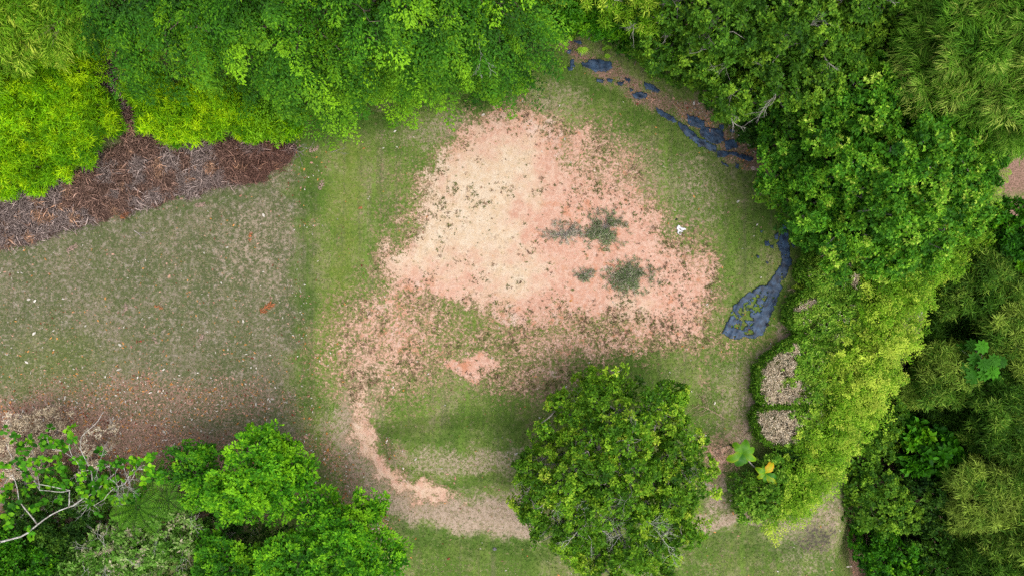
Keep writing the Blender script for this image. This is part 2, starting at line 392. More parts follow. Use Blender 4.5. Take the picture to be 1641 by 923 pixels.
L3 = lambda r, g, b: (r, g, b, 1)
MAT = {
 'drape':  leaf_mat('leaf_mid_green', [(0, L3(.006,.036,.002)), (.5, L3(.036,.145,.003)), (1, L3(.210,.440,.008))], trans=.22),
 'round':  leaf_mat('leaf_whorl_green', [(0, L3(.016,.080,.005)), (.5, L3(.060,.215,.009)), (.85, L3(.210,.440,.020)), (1, L3(.44,.60,.07))]),
 'mid':    leaf_mat('leaf_olive_green', [(0, L3(.026,.090,.005)), (.5, L3(.100,.255,.010)), (.85, L3(.280,.460,.022)), (1, L3(.44,.56,.05))]),
 'top':    leaf_mat('leaf_grey_green', [(0, L3(.018,.070,.005)), (.5, L3(.070,.190,.010)), (1, L3(.250,.430,.025))]),
 'lime':   leaf_mat('leaf_lime', [(0, L3(.050,.190,.002)), (.5, L3(.215,.480,.002)), (1, L3(.480,.720,.004))], trans=.4),
 'hedge':  leaf_mat('leaf_hedge_green', [(0, L3(.030,.110,.008)), (.5, L3(.125,.300,.016)), (1, L3(.36,.54,.06))]),
 'yellow': leaf_mat('leaf_yellow_green', [(0, L3(.060,.190,.004)), (.5, L3(.180,.380,.010)), (1, L3(.54,.66,.07))], trans=.4),
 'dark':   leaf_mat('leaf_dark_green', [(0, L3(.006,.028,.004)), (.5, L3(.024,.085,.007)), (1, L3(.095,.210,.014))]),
 'bright': leaf_mat('leaf_bright_green', [(0, L3(.012,.075,.002)), (.5, L3(.055,.230,.004)), (1, L3(.210,.470,.008))], trans=.34),
 'bamboo': leaf_mat('leaf_bamboo', [(0, L3(.022,.075,.005)), (.5, L3(.085,.215,.014)), (1, L3(.33,.46,.06))]),
 'bamboo_pale': leaf_mat('leaf_bamboo_pale', [(0, L3(.050,.165,.010)), (.5, L3(.180,.400,.025)), (1, L3(.52,.62,.12))], trans=.4),
 'dusty':  leaf_mat('leaf_dusty', [(0, L3(.030,.100,.008)), (.5, L3(.105,.270,.022)), (.8, L3(.24,.38,.09)), (1, L3(.46,.40,.28))]),
 'fern':   leaf_mat('leaf_fern', [(0, L3(.022,.095,.004)), (1, L3(.105,.270,.010))]),
 'fernpale': leaf_mat('leaf_fern_pale', [(0, L3(.12,.25,.02)), (1, L3(.36,.50,.05))]),
 'palm':   leaf_mat('leaf_palm', [(0, L3(.05,.22,.01)), (1, L3(.34,.58,.04))], rough=.4),
 'plantain': leaf_mat('leaf_plantain', [(0, L3(.025,.14,.008)), (.5, L3(.12,.30,.010)), (.8, L3(.42,.42,.01)), (1, L3(.62,.30,.012))], rough=.4),
 'straw':  leaf_mat('leaf_straw', [(0, L3(.22,.16,.10)), (.5, L3(.56,.45,.30)), (1, L3(.80,.70,.54))], trans=.1),
}
BARK = bark_mat('bark_brown', L3(.06,.045,.03), L3(.16,.125,.09))
BARKW = bark_mat('bark_pale', L3(.30,.28,.24), L3(.52,.50,.46))
BARKG = bark_mat('bark_grey', L3(.15,.135,.115), L3(.34,.31,.27))
CULM = bark_mat('bamboo_culm', L3(.22,.20,.05), L3(.42,.36,.10), 3)

# ------------------------------------------------------------------ ground
def ground_material():
    m, nt, N, K, b = mat_new('lawn_and_bare_soil')
    geo = N.new('ShaderNodeNewGeometry')
    def attr(n):
        a = N.new('ShaderNodeAttribute'); a.attribute_name = n; s = N.new('ShaderNodeSeparateColor'); K.new(a.outputs['Color'], s.inputs[0]); return s.outputs
    A, B, Cc = attr('fa'), attr('fb'), attr('fc')
    def noise(scale, det=4, rough=.6, w=0):
        n = N.new('ShaderNodeTexNoise'); n.noise_dimensions = '3D'; n.inputs['Scale'].default_value = scale; n.inputs['Detail'].default_value = det; n.inputs['Roughness'].default_value = rough
        mp = N.new('ShaderNodeMapping'); mp.inputs['Location'].default_value = (w * 13.1, w * 7.7, w); K.new(geo.outputs['Position'], mp.inputs[0]); K.new(mp.outputs[0], n.inputs['Vector']); return n.outputs[0]
    def math_(op, a, b_=None, c=None):
        n = N.new('ShaderNodeMath'); n.operation = op
        for i, v in enumerate((a, b_, c)):
            if v is None: continue
            if isinstance(v, (int, float)): n.inputs[i].default_value = v
            else: K.new(v, n.inputs[i])
        return n.outputs[0]
    def thr(field, nz, amp, lo, hi):
        v = math_('ADD', field, math_('MULTIPLY', math_('SUBTRACT', nz, .5), amp))
        r = N.new('ShaderNodeMapRange'); r.interpolation_type = 'SMOOTHSTEP'; r.inputs['From Min'].default_value = lo; r.inputs['From Max'].default_value = hi
        K.new(v, r.inputs[0]); return r.outputs[0]
    def mix(f, a, b_):
        n = N.new('ShaderNodeMix'); n.data_type = 'RGBA'
        for s, v in ((0, f), (6, a), (7, b_)):
            if isinstance(v, (tuple, float, int)): n.inputs[s].default_value = v
            else: K.new(v, n.inputs[s])
        return n.outputs[2]
    nf = noise(9, 5, .7, 1); nm = noise(1.6, 5, .62, 2); nl = noise(.35, 4, .55, 3); ng = noise(26, 3, .75, 4); nf2 = noise(5, 5, .7, 5); nm2 = noise(2.6, 5, .65, 6)
    # lawn: green blades against straw and thatch
    green = mix(thr(nl, nf, .5, .35, .65), col(86,116,42), col(124,142,66))
    straw = mix(thr(nm, ng, .8, .3, .7), col(136,124,92), col(172,156,128))
    base = mix(thr(math_('ADD', math_('MULTIPLY', nl, .6), math_('MULTIPLY', nm, .4)), math_('ADD', math_('MULTIPLY', nf, .5), math_('MULTIPLY', nf2, .5)), 1.6, .42, .82), green, straw)
    lush = mix(thr(nf2, ng, .8, .3, .7), col(50,88,24), col(88,118,44))
    stn = N.new('ShaderNodeTexNoise'); stn.inputs['Scale'].default_value = 1; stn.inputs['Detail'].default_value = 3
    smp = N.new('ShaderNodeMapping'); smp.inputs['Scale'].default_value = (3.2, .12, 1); smp.inputs['Rotation'].default_value = (0, 0, R(3)); K.new(geo.outputs['Position'], smp.inputs[0]); K.new(smp.outputs[0], stn.inputs['Vector'])
    base = mix(thr(stn.outputs[0], nf, .9, .48, .78), base, col(118,146,62))
    base = mix(thr(stn.outputs[0], nf, .9, .46, .22), base, col(104,112,70))
    yel = mix(thr(nf2, ng, .8, .3, .7), col(98,124,36), col(142,152,72))
    gre = mix(thr(math_('ADD', math_('MULTIPLY', nl, .5), math_('MULTIPLY', nm2, .5)), math_('ADD', math_('MULTIPLY', nf, .5), math_('MULTIPLY', nf2, .5)), 2.4, .34, .72), col(92,98,66), col(138,126,110))
    gre = mix(thr(nm2, nf2, 2.2, .62, .86), gre, col(166,154,142))
    dry = mix(thr(nf2, ng, 1.0, .3, .7), col(162,138,116), col(196,176,156))
    c = mix(math_('MULTIPLY', Cc[0], .85), base, gre)
    c = mix(thr(B[2], nf, 1.2, .2, 1.1), c, yel)
    c = mix(thr(B[1], math_('ADD', math_('MULTIPLY', nf, .5), math_('MULTIPLY', nf2, .5)), 2.6, .25, .90), c, dry)
    c = mix(thr(B[0], nf, 1.4, .2, 1.0), c, lush)
    lit = mix(thr(nf, ng, 1.4, .3, .7), col(108,84,70), col(184,148,130))
    c = mix(thr(A[2], nf, 2.0, .30, .95), c, lit)
    # bare clay
    clay = mix(thr(nm, nf2, 1.2, .32, .70), col(212,162,138), col(230,192,170))
    clay = mix(thr(nl, nm, 1.4, .50, .80), clay, col(208,144,112))
    clay = mix(thr(nm2, nl, 1.2, .58, .86), clay, col(226,196,178))
    crm = mix(thr(nm2, nf, .9, .3, .7), col(218,190,156), col(234,214,188))
    crm = mix(thr(nm, nf2, 1.6, .60, .85), crm, col(196,172,146))
    clay = mix(thr(A[1], nm, 1.0, .15, .95), clay, crm)
    clay = mix(thr(nf, ng, 1.6, .58, .88), clay, col(166,132,106))
    sedge = mix(thr(nf, ng, 1.0, .3, .7), col(142,124,92), col(176,142,116))
    c = mix(thr(A[0], nf2, 2.0, .15, .60), c, sedge)
    c = mix(thr(A[0], math_('ADD', math_('MULTIPLY', nf, .55), math_('ADD', math_('MULTIPLY', nm2, .2), math_('MULTIPLY', nf2, .25))), 3.0, .38, .62), c, clay)
    br = mix(thr(nf, ng, 1.0, .3, .7), col(62,48,42), col(126,98,84))
    c = mix(thr(Cc[1], nf, .6, .4, .6), c, br)
    c = mix(thr(Cc[2], nf2, 2.2, .30, .85), c, col(86,80,70))
    K.new(c, b.inputs['Base Color']); b.inputs['Roughness'].default_value = .95; b.inputs['Specular IOR Level'].default_value = .1
    bp = N.new('ShaderNodeBump'); bp.inputs['Strength'].default_value = .5; bp.inputs['Distance'].default_value = .03
    K.new(math_('ADD', nf, math_('MULTIPLY', ng, .5)), bp.inputs['Height']); K.new(bp.outputs[0], b.inputs['Normal'])
    return m

def axis(lo, hi, far, step):
    inner = np.arange(lo, hi + step, step); g = [0.25]
    while sum(g) < far: g.append(g[-1] * 1.25)
    out = np.cumsum(g); return np.concatenate([lo - out[::-1], inner, inner[-1] + out])
def build_ground():
    xs = axis(-33, 33, 500, .115); ys = axis(-19.5, 19.5, 500, .115)
    X, Y = np.meshgrid(xs, ys); x = X.ravel(); y = Y.ravel(); z = gz(x, y)
    nx, ny = len(xs), len(ys)
    i, j = np.meshgrid(np.arange(ny - 1), np.arange(nx - 1), indexing='ij')
    f = np.stack([i * nx + j, i * nx + j + 1, (i + 1) * nx + j + 1, (i + 1) * nx + j], -1).reshape(-1, 4)
    me = np_mesh('ground', np.stack([x, y, z], 1), f, np.full(len(f), 4), smooth=True)
    px, py = px_of(x, y); F = fields(px, py)
    for k, n in enumerate(('fa', 'fb', 'fc')):
        a = me.attributes.new(n, 'FLOAT_COLOR', 'POINT'); c = np.ones((len(x), 4), np.float32)
        for q in range(3): c[:, q] = F[k * 3 + q]
        a.data.foreach_set('color', c.ravel())
    o = link('ground', me, ground_material()); o['kind'] = 'structure'
build_ground()

def rand_ground(n, x0=-31, x1=31, y0=-18, y1=18):
    x = rng.uniform(x0, x1, n); y = rng.uniform(y0, y1, n); px, py = px_of(x, y); return x, y, px, py
def pick(c1, c2, t): return np.array(c1)[None, :3] * (1 - t[:, None]) + np.array(c2)[None, :3] * t[:, None]

def build_grass():
    x, y, px, py = rand_ground(150000)
    so_, cr_, li, lu, dr, ye, gr, br, dk = fields(px, py)
    n = fbm(x * .7, y * .7, 5)
    dens = np.clip(1.0 - 1.25 * sstep(.35, .6, so_) - .75 * li - .4 * dr - br * 1.2, .02, 1)
    k = (rng.uniform(0, 1, len(x)) < dens) & ~((px > 1480) | (py < 30))
    x, y = x[k], y[k]; lu, dr, ye, gr, n, so_ = lu[k], dr[k], ye[k], gr[k], n[k], so_[k]
    N = len(x); t = rng.uniform(0, 1, N)
    c = pick(col(88,118,40), col(128,146,68), t)
    st = pick(col(146,130,98), col(190,174,142), t)
    dull = pick(col(92,100,60), col(122,122,84), t); c = c * (1 - (gr * .65)[:, None]) + dull * (gr * .65)[:, None]
    isst = rng.uniform(0, 1, N) < np.clip(.16 + .5 * dr + .22 * gr - .5 * lu + 1.3 * (n - .5), 0, .9)
    c = np.where(isst[:, None], st, c)
    lc = pick(col(48,88,22), col(92,128,40), t); c = c * (1 - (lu * .9)[:, None]) + lc * (lu * .9)[:, None]
    yc = pick(col(110,136,36), col(158,168,72), t); c = c * (1 - (ye * .6)[:, None]) + yc * (ye * .6)[:, None]
    z = gz(x, y); p = np.stack([x, y, z], 1)
    L = Leaves(); q = 3; CC = []
    for _ in range(q):
        a = rng.uniform(0, 6.3, N); el = R(1) * rng.uniform(15, 60, N)
        d = np.stack([np.cos(a) * np.cos(el), np.sin(a) * np.cos(el), np.sin(el)], 1)
        L.add(p + rng.normal(0, .02, p.shape) * [1, 1, 0], d, np.array([0, 0, 1.0]) + 0 * d, rng.uniform(.06, .13, N) * (.8 + .5 * lu), rng.uniform(.014, .026, N), .5)
        CC.append(c * rng.uniform(.88, 1.12, (N, 1)))
    me = L.mesh('grass', T_LONG, colr=np.concatenate(CC)); me.materials.append(vcol_mat('grass_blades'))
    stuff(link('grass', me), 'short mown grass blades, green and straw coloured, over the whole lawn', 'grass')
build_grass()

def build_weeds():
    """low tufts scattered over the bare clay"""
    x, y, px, py = rand_ground(150000, -10, 13, -7, 11)
    so_ = fields(px, py)[0]; n = fbm(x * 1.2, y * 1.2, 91); n2 = fbm(x * .45, y * .45, 93)
    edge = np.clip(1 - np.abs(so_ - .62) / .42, 0, 1)
    pr = .015 + .42 * edge * sstep(.40, .60, n) + .22 * sstep(.54, .68, n2) * sstep(.42, .6, n) + .12 * sstep(.62, .74, n)
    k = (so_ > .35) & (rng.uniform(0, 1, len(x)) < pr * .62)
    x, y = x[k], y[k]; N = len(x); sz = rng.gamma(2.2, .022, N).clip(.02, .22)
    p = np.stack([x, y, gz(x, y)], 1); L = Leaves(); CC = []; t = rng.uniform(0, 1, N)
    base = np.where((rng.uniform(0, 1, N) < .62)[:, None], pick(col(104,108,58), col(146,146,88), t), pick(col(134,106,84), col(176,144,116), t))
    for q in range(9):
        a = rng.uniform(0, 6.3, N); el = R(1) * rng.uniform(8, 65, N)
        d = np.stack([np.cos(a) * np.cos(el), np.sin(a) * np.cos(el), np.sin(el)], 1)
        L.add(p + rng.normal(0, .25, p.shape) * sz[:, None] * [1, 1, 0], d, np.array([0, 0, 1.0]) + 0 * d, sz * rng.uniform(.7, 1.3, N), sz * .28, .5)
        CC.append(base * rng.uniform(.7, 1.25, (N, 1)))
    me = L.mesh('weeds', T_RHOMB, colr=np.concatenate(CC)); me.materials.append(vcol_mat('weed_tufts'))
    stuff(link('weeds', me), 'small olive and brown weed tufts dotted over the bare clay', 'weeds')
build_weeds()

def build_fallen_leaves():
    x, y, px, py = rand_ground(200000)
    F = fields(px, py); n = fbm(x * .8, y * .8, 55)
    d1 = .06 * F[6] * sstep(380, 640, py) + .012 + .5 * sstep(.25, .8, F[2]) * (px < 700) + .35 * sstep(.4, .9, F[2]) * ((px > 1080) & (px < 1300) & (py < 320))
    d1 += .16 * line(px, py, [(490,250),(482,460),(486,620),(500,690)], 10, 26) * (n > .48) + .012 * F[6] + .12 * sstep(.4, .8, F[2]) * (px > 860)
    d1 = d1 * (1 + 2.0 * (n - .5)); d1 = np.where(F[0] > .5, .004, d1)
    k = (rng.uniform(0, 1, len(x)) < d1) & (px < 1560)
    x, y = x[k], y[k]; pxk = px[k]; N = len(x); p = np.stack([x, y, gz(x, y) + .03], 1); a = rng.uniform(0, 6.3, N)
    d = np.stack([np.cos(a), np.sin(a), rng.normal(0, .25, N)], 1); u = rng.uniform(0, 1, N); t = rng.uniform(0, 1, N)
    c = np.where((u < .55)[:, None], pick(col(160,112,92), col(218,172,148), t), np.where((u < .8)[:, None], pick(col(180,120,60), col(224,160,92), t), pick(col(190,180,165), col(235,228,216), t)))
    c = np.where((u < .12)[:, None], pick(col(110,60,44), col(150,80,56), t), c)
    L = Leaves(); l = rng.gamma(6, .019, N).clip(.05, .28); L.add(p, d, np.array([0, 0, 1.0]) + rng.normal(0, .3, (N, 3)), l, l * rng.uniform(.3, .55, N), .5)
    me = L.mesh('fallen_leaves', T_OVAL, colr=c); me.materials.append(vcol_mat('fallen_leaf'))
    stuff(link('fallen_leaves', me), 'dry orange, brown and whitish leaves scattered over the lawn', 'fallen leaves')
build_fallen_leaves()

def build_brush():
    x, y, px, py = rand_ground(170000, -31, -8, -12, 14)
    F = fields(px, py); k = (rng.uniform(.25, .75, len(px)) < F[7]) & (px < 500); x, y, px, py, f = x[k], y[k], px[k], py[k], F[7][k]
    N = len(x); hh = .10 + 1.1 * sstep(.5, 1.0, f) * fbm(x * .9, y * .9, 66) * np.where(py > 500, .4, 1)
    z = gz(x, y) + hh * rng.uniform(.55, 1.0, N)
    n1 = fbm(x * .55, y * .55, 70); n2 = fbm(x * 1.7, y * 1.7, 71); t = rng.uniform(0, 1, N)
    c = pick(col(84,62,54), col(162,130,114), t)
    c = np.where(((n1 > .54))[:, None], pick(col(108,94,90), col(176,158,150), t), c)
    c = np.where(((n2 > .68))[:, None], pick(col(150,112,88), col(196,158,130), t), c)
    rd = sstep(300, 440, px) * (py < 400); c = c * (1 - .45 * rd[:, None]) + pick(col(92,54,44), col(124,78,66), t) * (.45 * rd[:, None])
    L = Leaves(); CC = []
    for q in range(2):
        a = rng.uniform(0, 6.3, N); d = np.stack([np.cos(a), np.sin(a), rng.normal(0, .35, N)], 1)
        L.add(np.stack([x, y, z], 1) + rng.normal(0, .05, (N, 3)), d, np.array([0, 0, 1.0]) + rng.normal(0, .5, (N, 3)), rng.uniform(.10, .32, N), rng.uniform(.015, .04, N), .5)
        CC.append(c * rng.uniform(.75, 1.25, (N, 1)))
    q_ = rng.uniform(0, 1, N) < .10; M = int(q_.sum()); a = rng.uniform(0, 6.3, M); d = np.stack([np.cos(a), np.sin(a), rng.normal(0, .2, M)], 1)
    L.add(np.stack([x[q_], y[q_], z[q_] + .08], 1), d, np.array([0, 0, 1.0]) + rng.normal(0, .3, (M, 3)), rng.uniform(.3, .75, M), rng.uniform(.02, .06, M), .5)
    CC.append(np.clip(c[q_] * rng.uniform(1.2, 2.1, (M, 1)), 0, .6))
    me = L.mesh('dead_brush', T_LONG, colr=np.concatenate(CC)); me.materials.append(vcol_mat('dead_brush'))
    stuff(link('dead_brush', me), 'heaped dead brown and mauve brush along the upper left lawn edge', 'dead brush')
build_brush()

# ------------------------------------------------------------------ vegetation builders
UP = np.array([0, 0, 1.0])
def to_blob(b):
    px, py, z, r = b[:4]; rz = b[4] if len(b) > 4 else r * .85
    return (W(px, py, z), r, r, rz)

def plant(name, label, cat, base, blobs, style, mat, group=None, l=.17, w=.085, dens=26, k=7, lr=.8, per=.55, bark=None,
          stems=1, trunk_r=None, bare=0, bare_dir=None, barelen=.9, inner=True, tmpl=T_RHOMB, droop=.5, sl=1.1, sk=34, wid=.35, tint=.5, twig_n=60, keep=.8, zmin=-.45,
          out=None, bare_mat=None, bare_r=.022, flat=.5, tr_=.30, tm=9, td=None, tsd=.17, nt=9, tips=(), stj=.15, jit=.25):
    """trunk + limbs + crown; blobs are (px, py, z, r[, rz]) of the crown"""
    B = [to_blob(b) for b in blobs]; base = np.array(base, float)
    t = thing(name, label, cat, base, group)
    C, Rr = lobes_of(B, per, lr, jit)
    p, n, idx = skin(C, Rr, dens if style == 'spray' else (td or dens / tm * 1.15), keep, zmin)
    gd = gz(p[:, 0], p[:, 1]) + .12; m = p[:, 2] > gd; p, n, idx = p[m], n[m], idx[m]
    L = Leaves(); lt = rng.normal(tint, .10, len(C))[idx] + rng.normal(0, .16 if style == 'spray' else 0, len(idx))
    hub = np.mean([b[0] for b in B], axis=0)
    if style == 'whorl':
        q, u, ti = tufts(p, n, tr_, tm); tt = (lt + rng.normal(0, tsd, len(p)))[ti]
        whorl(L, q, u + UP * .45 + rng.normal(0, .3, u.shape), k, l, w, tt, tj=.14)
    elif style == 'fine':
        q, u, ti = tufts(p, n, tr_, tm); tt = (lt + rng.normal(0, tsd, len(p)))[ti]
        whorl(L, q, u + UP * .5 + rng.normal(0, .35, u.shape), k, l, w, tt, 30, 100, .14)
    elif style == 'spray':
        d = n * [1, 1, .35] + rng.normal(0, .28, n.shape)
        if out is not None: d = d + np.array(out)
        else: d = d + unit((p - hub) * [1, 1, 0]) * .5
        spray(L, p - unit(d) * sl * .3, d, sl * rng.uniform(.6, 1.3, len(p)), sk, l, w, lt, droop, wid, flat=flat, nt=nt, tj=stj)
    for (tx, ty, tz, tl) in tips:          # single boughs that stand out of the outline
        e = W(tx, ty, tz); d = unit((e - hub) * [1, 1, 0]) + [0, 0, -droop * .5]; m = 5
        o_ = e - d * tl + rng.normal(0, .22, (m, 3)); dd_ = d + rng.normal(0, .10, (m, 3))
        spray(L, o_, dd_, tl * rng.uniform(.8, 1.05, m), int(sk * .8), l, w, rng.uniform(.5, .8, m), droop * .5, .20, nt=nt)
    if inner:
        p2, n2, i2 = skin(C, Rr * .66, dens * (.28 if style != 'spray' else 2.2), .6, zmin)
        m = p2[:, 2] > gz(p2[:, 0], p2[:, 1]) + .1; p2, n2 = p2[m], n2[m]
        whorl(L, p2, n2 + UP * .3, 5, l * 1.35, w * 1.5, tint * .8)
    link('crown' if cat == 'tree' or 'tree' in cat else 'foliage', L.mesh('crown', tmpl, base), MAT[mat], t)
    T = Tubes(); top = hub.copy()
    tr = trunk_r or (.035 + .03 * max(b[1] for b in B))
    if stems == 1:
        fork = base + (top - base) * .5 + [0, 0, .1]
        pts = bend(base - [0, 0, .2], fork, .04, 8); T.add(pts, tr, tr * .72, 9)
        link('trunk', T.mesh('trunk', base), bark or BARK, t)
        T = Tubes(); starts = [fork] * len(B)
    else:
        fork = base; starts = [base + np.append(rng.normal(0, .25, 2), -.1) for _ in B]
    for (c, rx, ry, rz), s0 in zip(B, starts):
        T.add(bend(s0, c, .08, 7), tr * .6, tr * .3, 6)
    bc = np.array([b[0] for b in B])
    for i in range(len(C)):
        j = int(np.argmin(np.linalg.norm(bc - C[i], axis=1))); T.add(bend(bc[j] - [0, 0, B[j][3] * .3], C[i], .08, 5), tr * .26, tr * .1, 4)
    for i in rng.integers(0, len(p), min(twig_n, len(p))):
        T.add(bend(C[idx[i]], p[i] + n[i] * l * .4, .1, 4), tr * .09 + .006, .004, 3)
    link('limbs', T.mesh('limbs', base), bark or BARK, t)
    if bare:
        for _ in range(bare):
            T = Tubes(); i = rng.integers(0, len(p)); d = n[i] * [1, 1, .3] + UP * .25
            if bare_dir is not None: d = np.array(bare_dir) + rng.normal(0, .3, 3)
            twigs(T, p[i] - n[i] * .25, d, barelen * rng.uniform(.6, 1.1), 3, bare_r, .6)
            link('bare_twig', T.mesh('bare_twig', base), bare_mat or BARKW, t)
    return t

# ------------------------------------------------------------------ top row: drooping broadleaf trees
TG = 'drooping trees along the top of the lawn'
def drape(label, base, blobs, bare=2, **k):
    a = dict(l=.14, w=.07, dens=.85, lr=1.0, per=.28, droop=.62, sl=2.3, sk=210, wid=.20, nt=14, stj=.09, jit=.5, bare=bare, zmin=-.75, trunk_r=.24, twig_n=50)
    a.update(k)
    return plant('broadleaf_tree', label, 'tree', G(*base), blobs, 'spray', 'drape', TG, **a)
drape('dark drooping tree at the top left behind the lime bushes', (330,115), [(230,-25,8,3.2,3.4),(240,50,5.5,1.9,2.0),(200,15,5.5,1.7,2)], tint=.38, bare=1)
drape('drooping green tree with a pale dead twig, above the right end of the lime bushes', (395,110), [(350,-30,9,3.4,3.6),(335,45,6,2.0,2.2),(390,80,5,1.6,1.8)], tint=.5)
drape('drooping tree whose longest bough hangs lowest over the lawn', (500,120), [(470,-10,9.5,3.5,4),(470,70,6,2.2,2.4),(500,115,4.6,1.5,1.6),(530,135,4,.8,.9),(440,140,3.2,1.2,1.4)], tint=.52, bare=3, tips=[(546,226,2.2,2.6),(560,190,2.6,1.8),(575,165,3,1.6),(520,190,2.6,1.6)])
drape('drooping tree with one yellow tip, over the top edge of the lawn', (610,105), [(600,-20,9.5,3.5,4),(600,40,6.5,2.3,2.5),(590,85,5,1.5,1.7),(648,100,4,1.0,1.2)], tint=.54, tips=[(602,165,3,1.8),(650,180,2.6,2.0),(672,155,3,1.6),(625,150,3,1.6)])
drape('drooping tree between the yellow tipped tree and the track corner', (710,95), [(710,-20,9,3.3,3.8),(715,30,6,2.2,2.4),(740,75,4.5,1.2,1.3),(690,75,4.5,1.1,1.3)], tint=.54, tips=[(700,146,3,1.8),(752,150,3,1.8),(725,130,3.4,1.6)])
drape('rightmost drooping tree of the top row with a low leafy skirt', (765,85), [(780,-20,8,2.9,3.4),(772,20,5.5,1.8,2),(785,75,4,1.0,1.1),(812,112,3,.6,.6)], tint=.46, tips=[(800,160,2.4,1.8),(836,146,2.2,1.4),(775,150,2.8,1.6),(842,128,2.6,1.2)])

# ------------------------------------------------------------------ lime bushes, upper left
LG = 'lime green bushes in the upper left'
def lime(label, px, py, blobs, **k):
    a = dict(l=.30, w=.055, dens=34, k=8, lr=.62, per=.8, stems=3, twig_n=30, trunk_r=.06, zmin=-.4, tmpl=T_LONG, tint=.50, tsd=.24, tr_=.40, tm=10)
    a.update(k); return plant('lime_shrub', label, 'shrub', G(px, py), blobs, 'fine', 'lime', LG, **a)
lime('lime bush lowest on the left edge, touching the dead brush', 40, 262, [(25,250,1.2,1.9,1.5),(75,258,1.0,1.3,1.2),(0,280,.9,1.1,1.1)])
lime('lime bush with its rounded right side over the brush gap', 140, 205, [(128,205,1.3,1.8,1.6),(156,185,1.1,1.0,1.0),(110,240,1.1,1.1,1.1)])
lime('lime bush on the left edge, above the lowest one', 40, 165, [(30,165,1.9,2.3,1.8),(80,140,1.8,1.6,1.5),(-10,200,1.4,1.4,1.4)])
lime('lime bush just below the top left corner bamboo', 120, 110, [(105,108,2.0,1.6,1.6),(134,132,1.5,.9,1.0),(70,80,2.0,1.3,1.2)])
lime('small lime bush right of the narrow brush gap', 235, 160, [(238,138,1.5,1.0,1.0),(255,180,1.1,1.0,1.0),(190,55,2,1.1,1.0),(222,105,1.6,.8,.8)])
lime('lime bush under the drooping trees, left of two, above the brown brush', 310, 185, [(290,185,1.2,1.3,1.2),(330,175,1.4,1.4,1.3),(340,200,.8,.7,.8)])
lime('lime bush under the drooping trees, at the right end of the brown brush', 405, 190, [(385,180,1.3,1.3,1.2),(425,195,1.0,1.0,1.0),(455,190,1.1,.8,.9)], tint=.45)

# bamboo in the top left corner
def bamboo(label, px, py, blobs, mat='bamboo', **k):
    a = dict(l=.34, w=.042, dens=5.5, lr=.75, per=.5, droop=.35, sl=1.1, sk=44, wid=.30, tmpl=T_LONG, stems=4, bark=CULM, trunk_r=.07, twig_n=70, zmin=-.3, inner=True)
    a.update(k); a.setdefault('group', 'bamboo clumps round the lawn'); sty = a.pop('style', 'spray')
    return plant('bamboo_clump', label, 'bamboo', G(px, py), blobs, sty, mat, **a)
bamboo('yellowish bamboo clump filling the top left corner', 90, 50, [(20,15,6,2.6,2.4),(100,-5,6.5,2.2,2.2),(0,70,4.5,1.8,1.6),(50,90,3,1.1,1.1)], 'yellow', out=(-.5,-.5,.1), bare=5, bare_mat=MAT['straw'], tint=.42)
bamboo('tall pale feathery bamboo clump in the top right corner', 1520, 130, [(1560,90,8,3.0,2.8),(1620,30,10,3.2,3),(1600,145,7,2.2,2.0),(1530,60,7,1.8,1.8),(1540,140,6,1.8,1.6),(1660,110,9,3,3)], 'bamboo_pale',
       out=(.5,.35,.15), l=.40, w=.034, dens=7.5, sl=1.5, sk=80, bare=10, bare_dir=(.7,.6,.2), bare_mat=CULM, barelen=1.2, tint=.42)
bamboo('lower green bamboo clump under the pale one, right edge', 1560, 220, [(1620,172,5,1.8,1.6),(1590,190,4,1.1,1.0),(1650,140,6,2,2)], 'bamboo_pale', out=(.5,.1,.1), l=.38, w=.034, sk=70, tint=.32)

# ------------------------------------------------------------------ top middle, by the track corner
plant('lime_tree', 'slender lime tree whose white bare twigs hang over the lawn at the top', 'tree', G(855,30), [(858,0,5,1.2,1.3),(850,22,4,.9,1.0),(866,14,4.2,.8,.9)],
      'whorl', 'yellow', l=.2, w=.09, dens=24, lr=.5, per=1.0, bark=BARKW, trunk_r=.06, tint=.5, twig_n=20)
T = Tubes(); b0 = G(855,30)
for (a, b, r) in [((852,12),(857,76),.03),((858,28),(835,36),.018),((857,30),(864,38),.02),((856,42),(846,52),.014),((857,56),(847,68),.013),((857,58),(868,66),.013),((857,64),(848,74),.012)]:
    T.add(bend(W(*a, 3.6), W(*b, 3.3), .04, 6), r, r * .35, 5)
hang = link('hanging_twig', T.mesh('hanging_twig', b0), BARKW, bpy.data.objects['lime_tree'])
def shrub(label, px, py, blobs, mat='top', cat='shrub', group='bushes on the wooded edges', **k):
    a = dict(l=.17, w=.085, dens=30, k=6, lr=.5, per=.9, stems=3, twig_n=30, trunk_r=.05, zmin=-.35); a.update(k)
    return plant('shrub', label, cat, G(px, py), blobs, 'whorl', mat, group, **a)
shrub('dark bush at the very top beside the hanging white twigs', 885, 25, [(885,5,3,1.2,1.2),(905,25,2.2,1.1,1.0),(925,38,1.4,.8,.8),(880,25,1.8,.6,.7)], 'top', tint=.4)
shrub('bright bush behind the two fan palms', 960, 20, [(950,8,3.5,1.6,1.3),(985,25,3,1.3,1.1),(925,8,3.4,1.0,1.0)], 'bright', tint=.5)
plant('yellow_tree', 'yellow green fine leaved tree at the top edge, right of the fan palms', 'tree', G(1000,50), [(1030,10,6,1.6,1.3),(1000,0,6,1.5,1.3),(1045,25,5,1.0,.8),(975,-5,6,1.2,1.1)],
      'fine', 'yellow', l=.3, w=.05, dens=26, lr=.5, tmpl=T_LONG, bare=8, barelen=.7, trunk_r=.1)
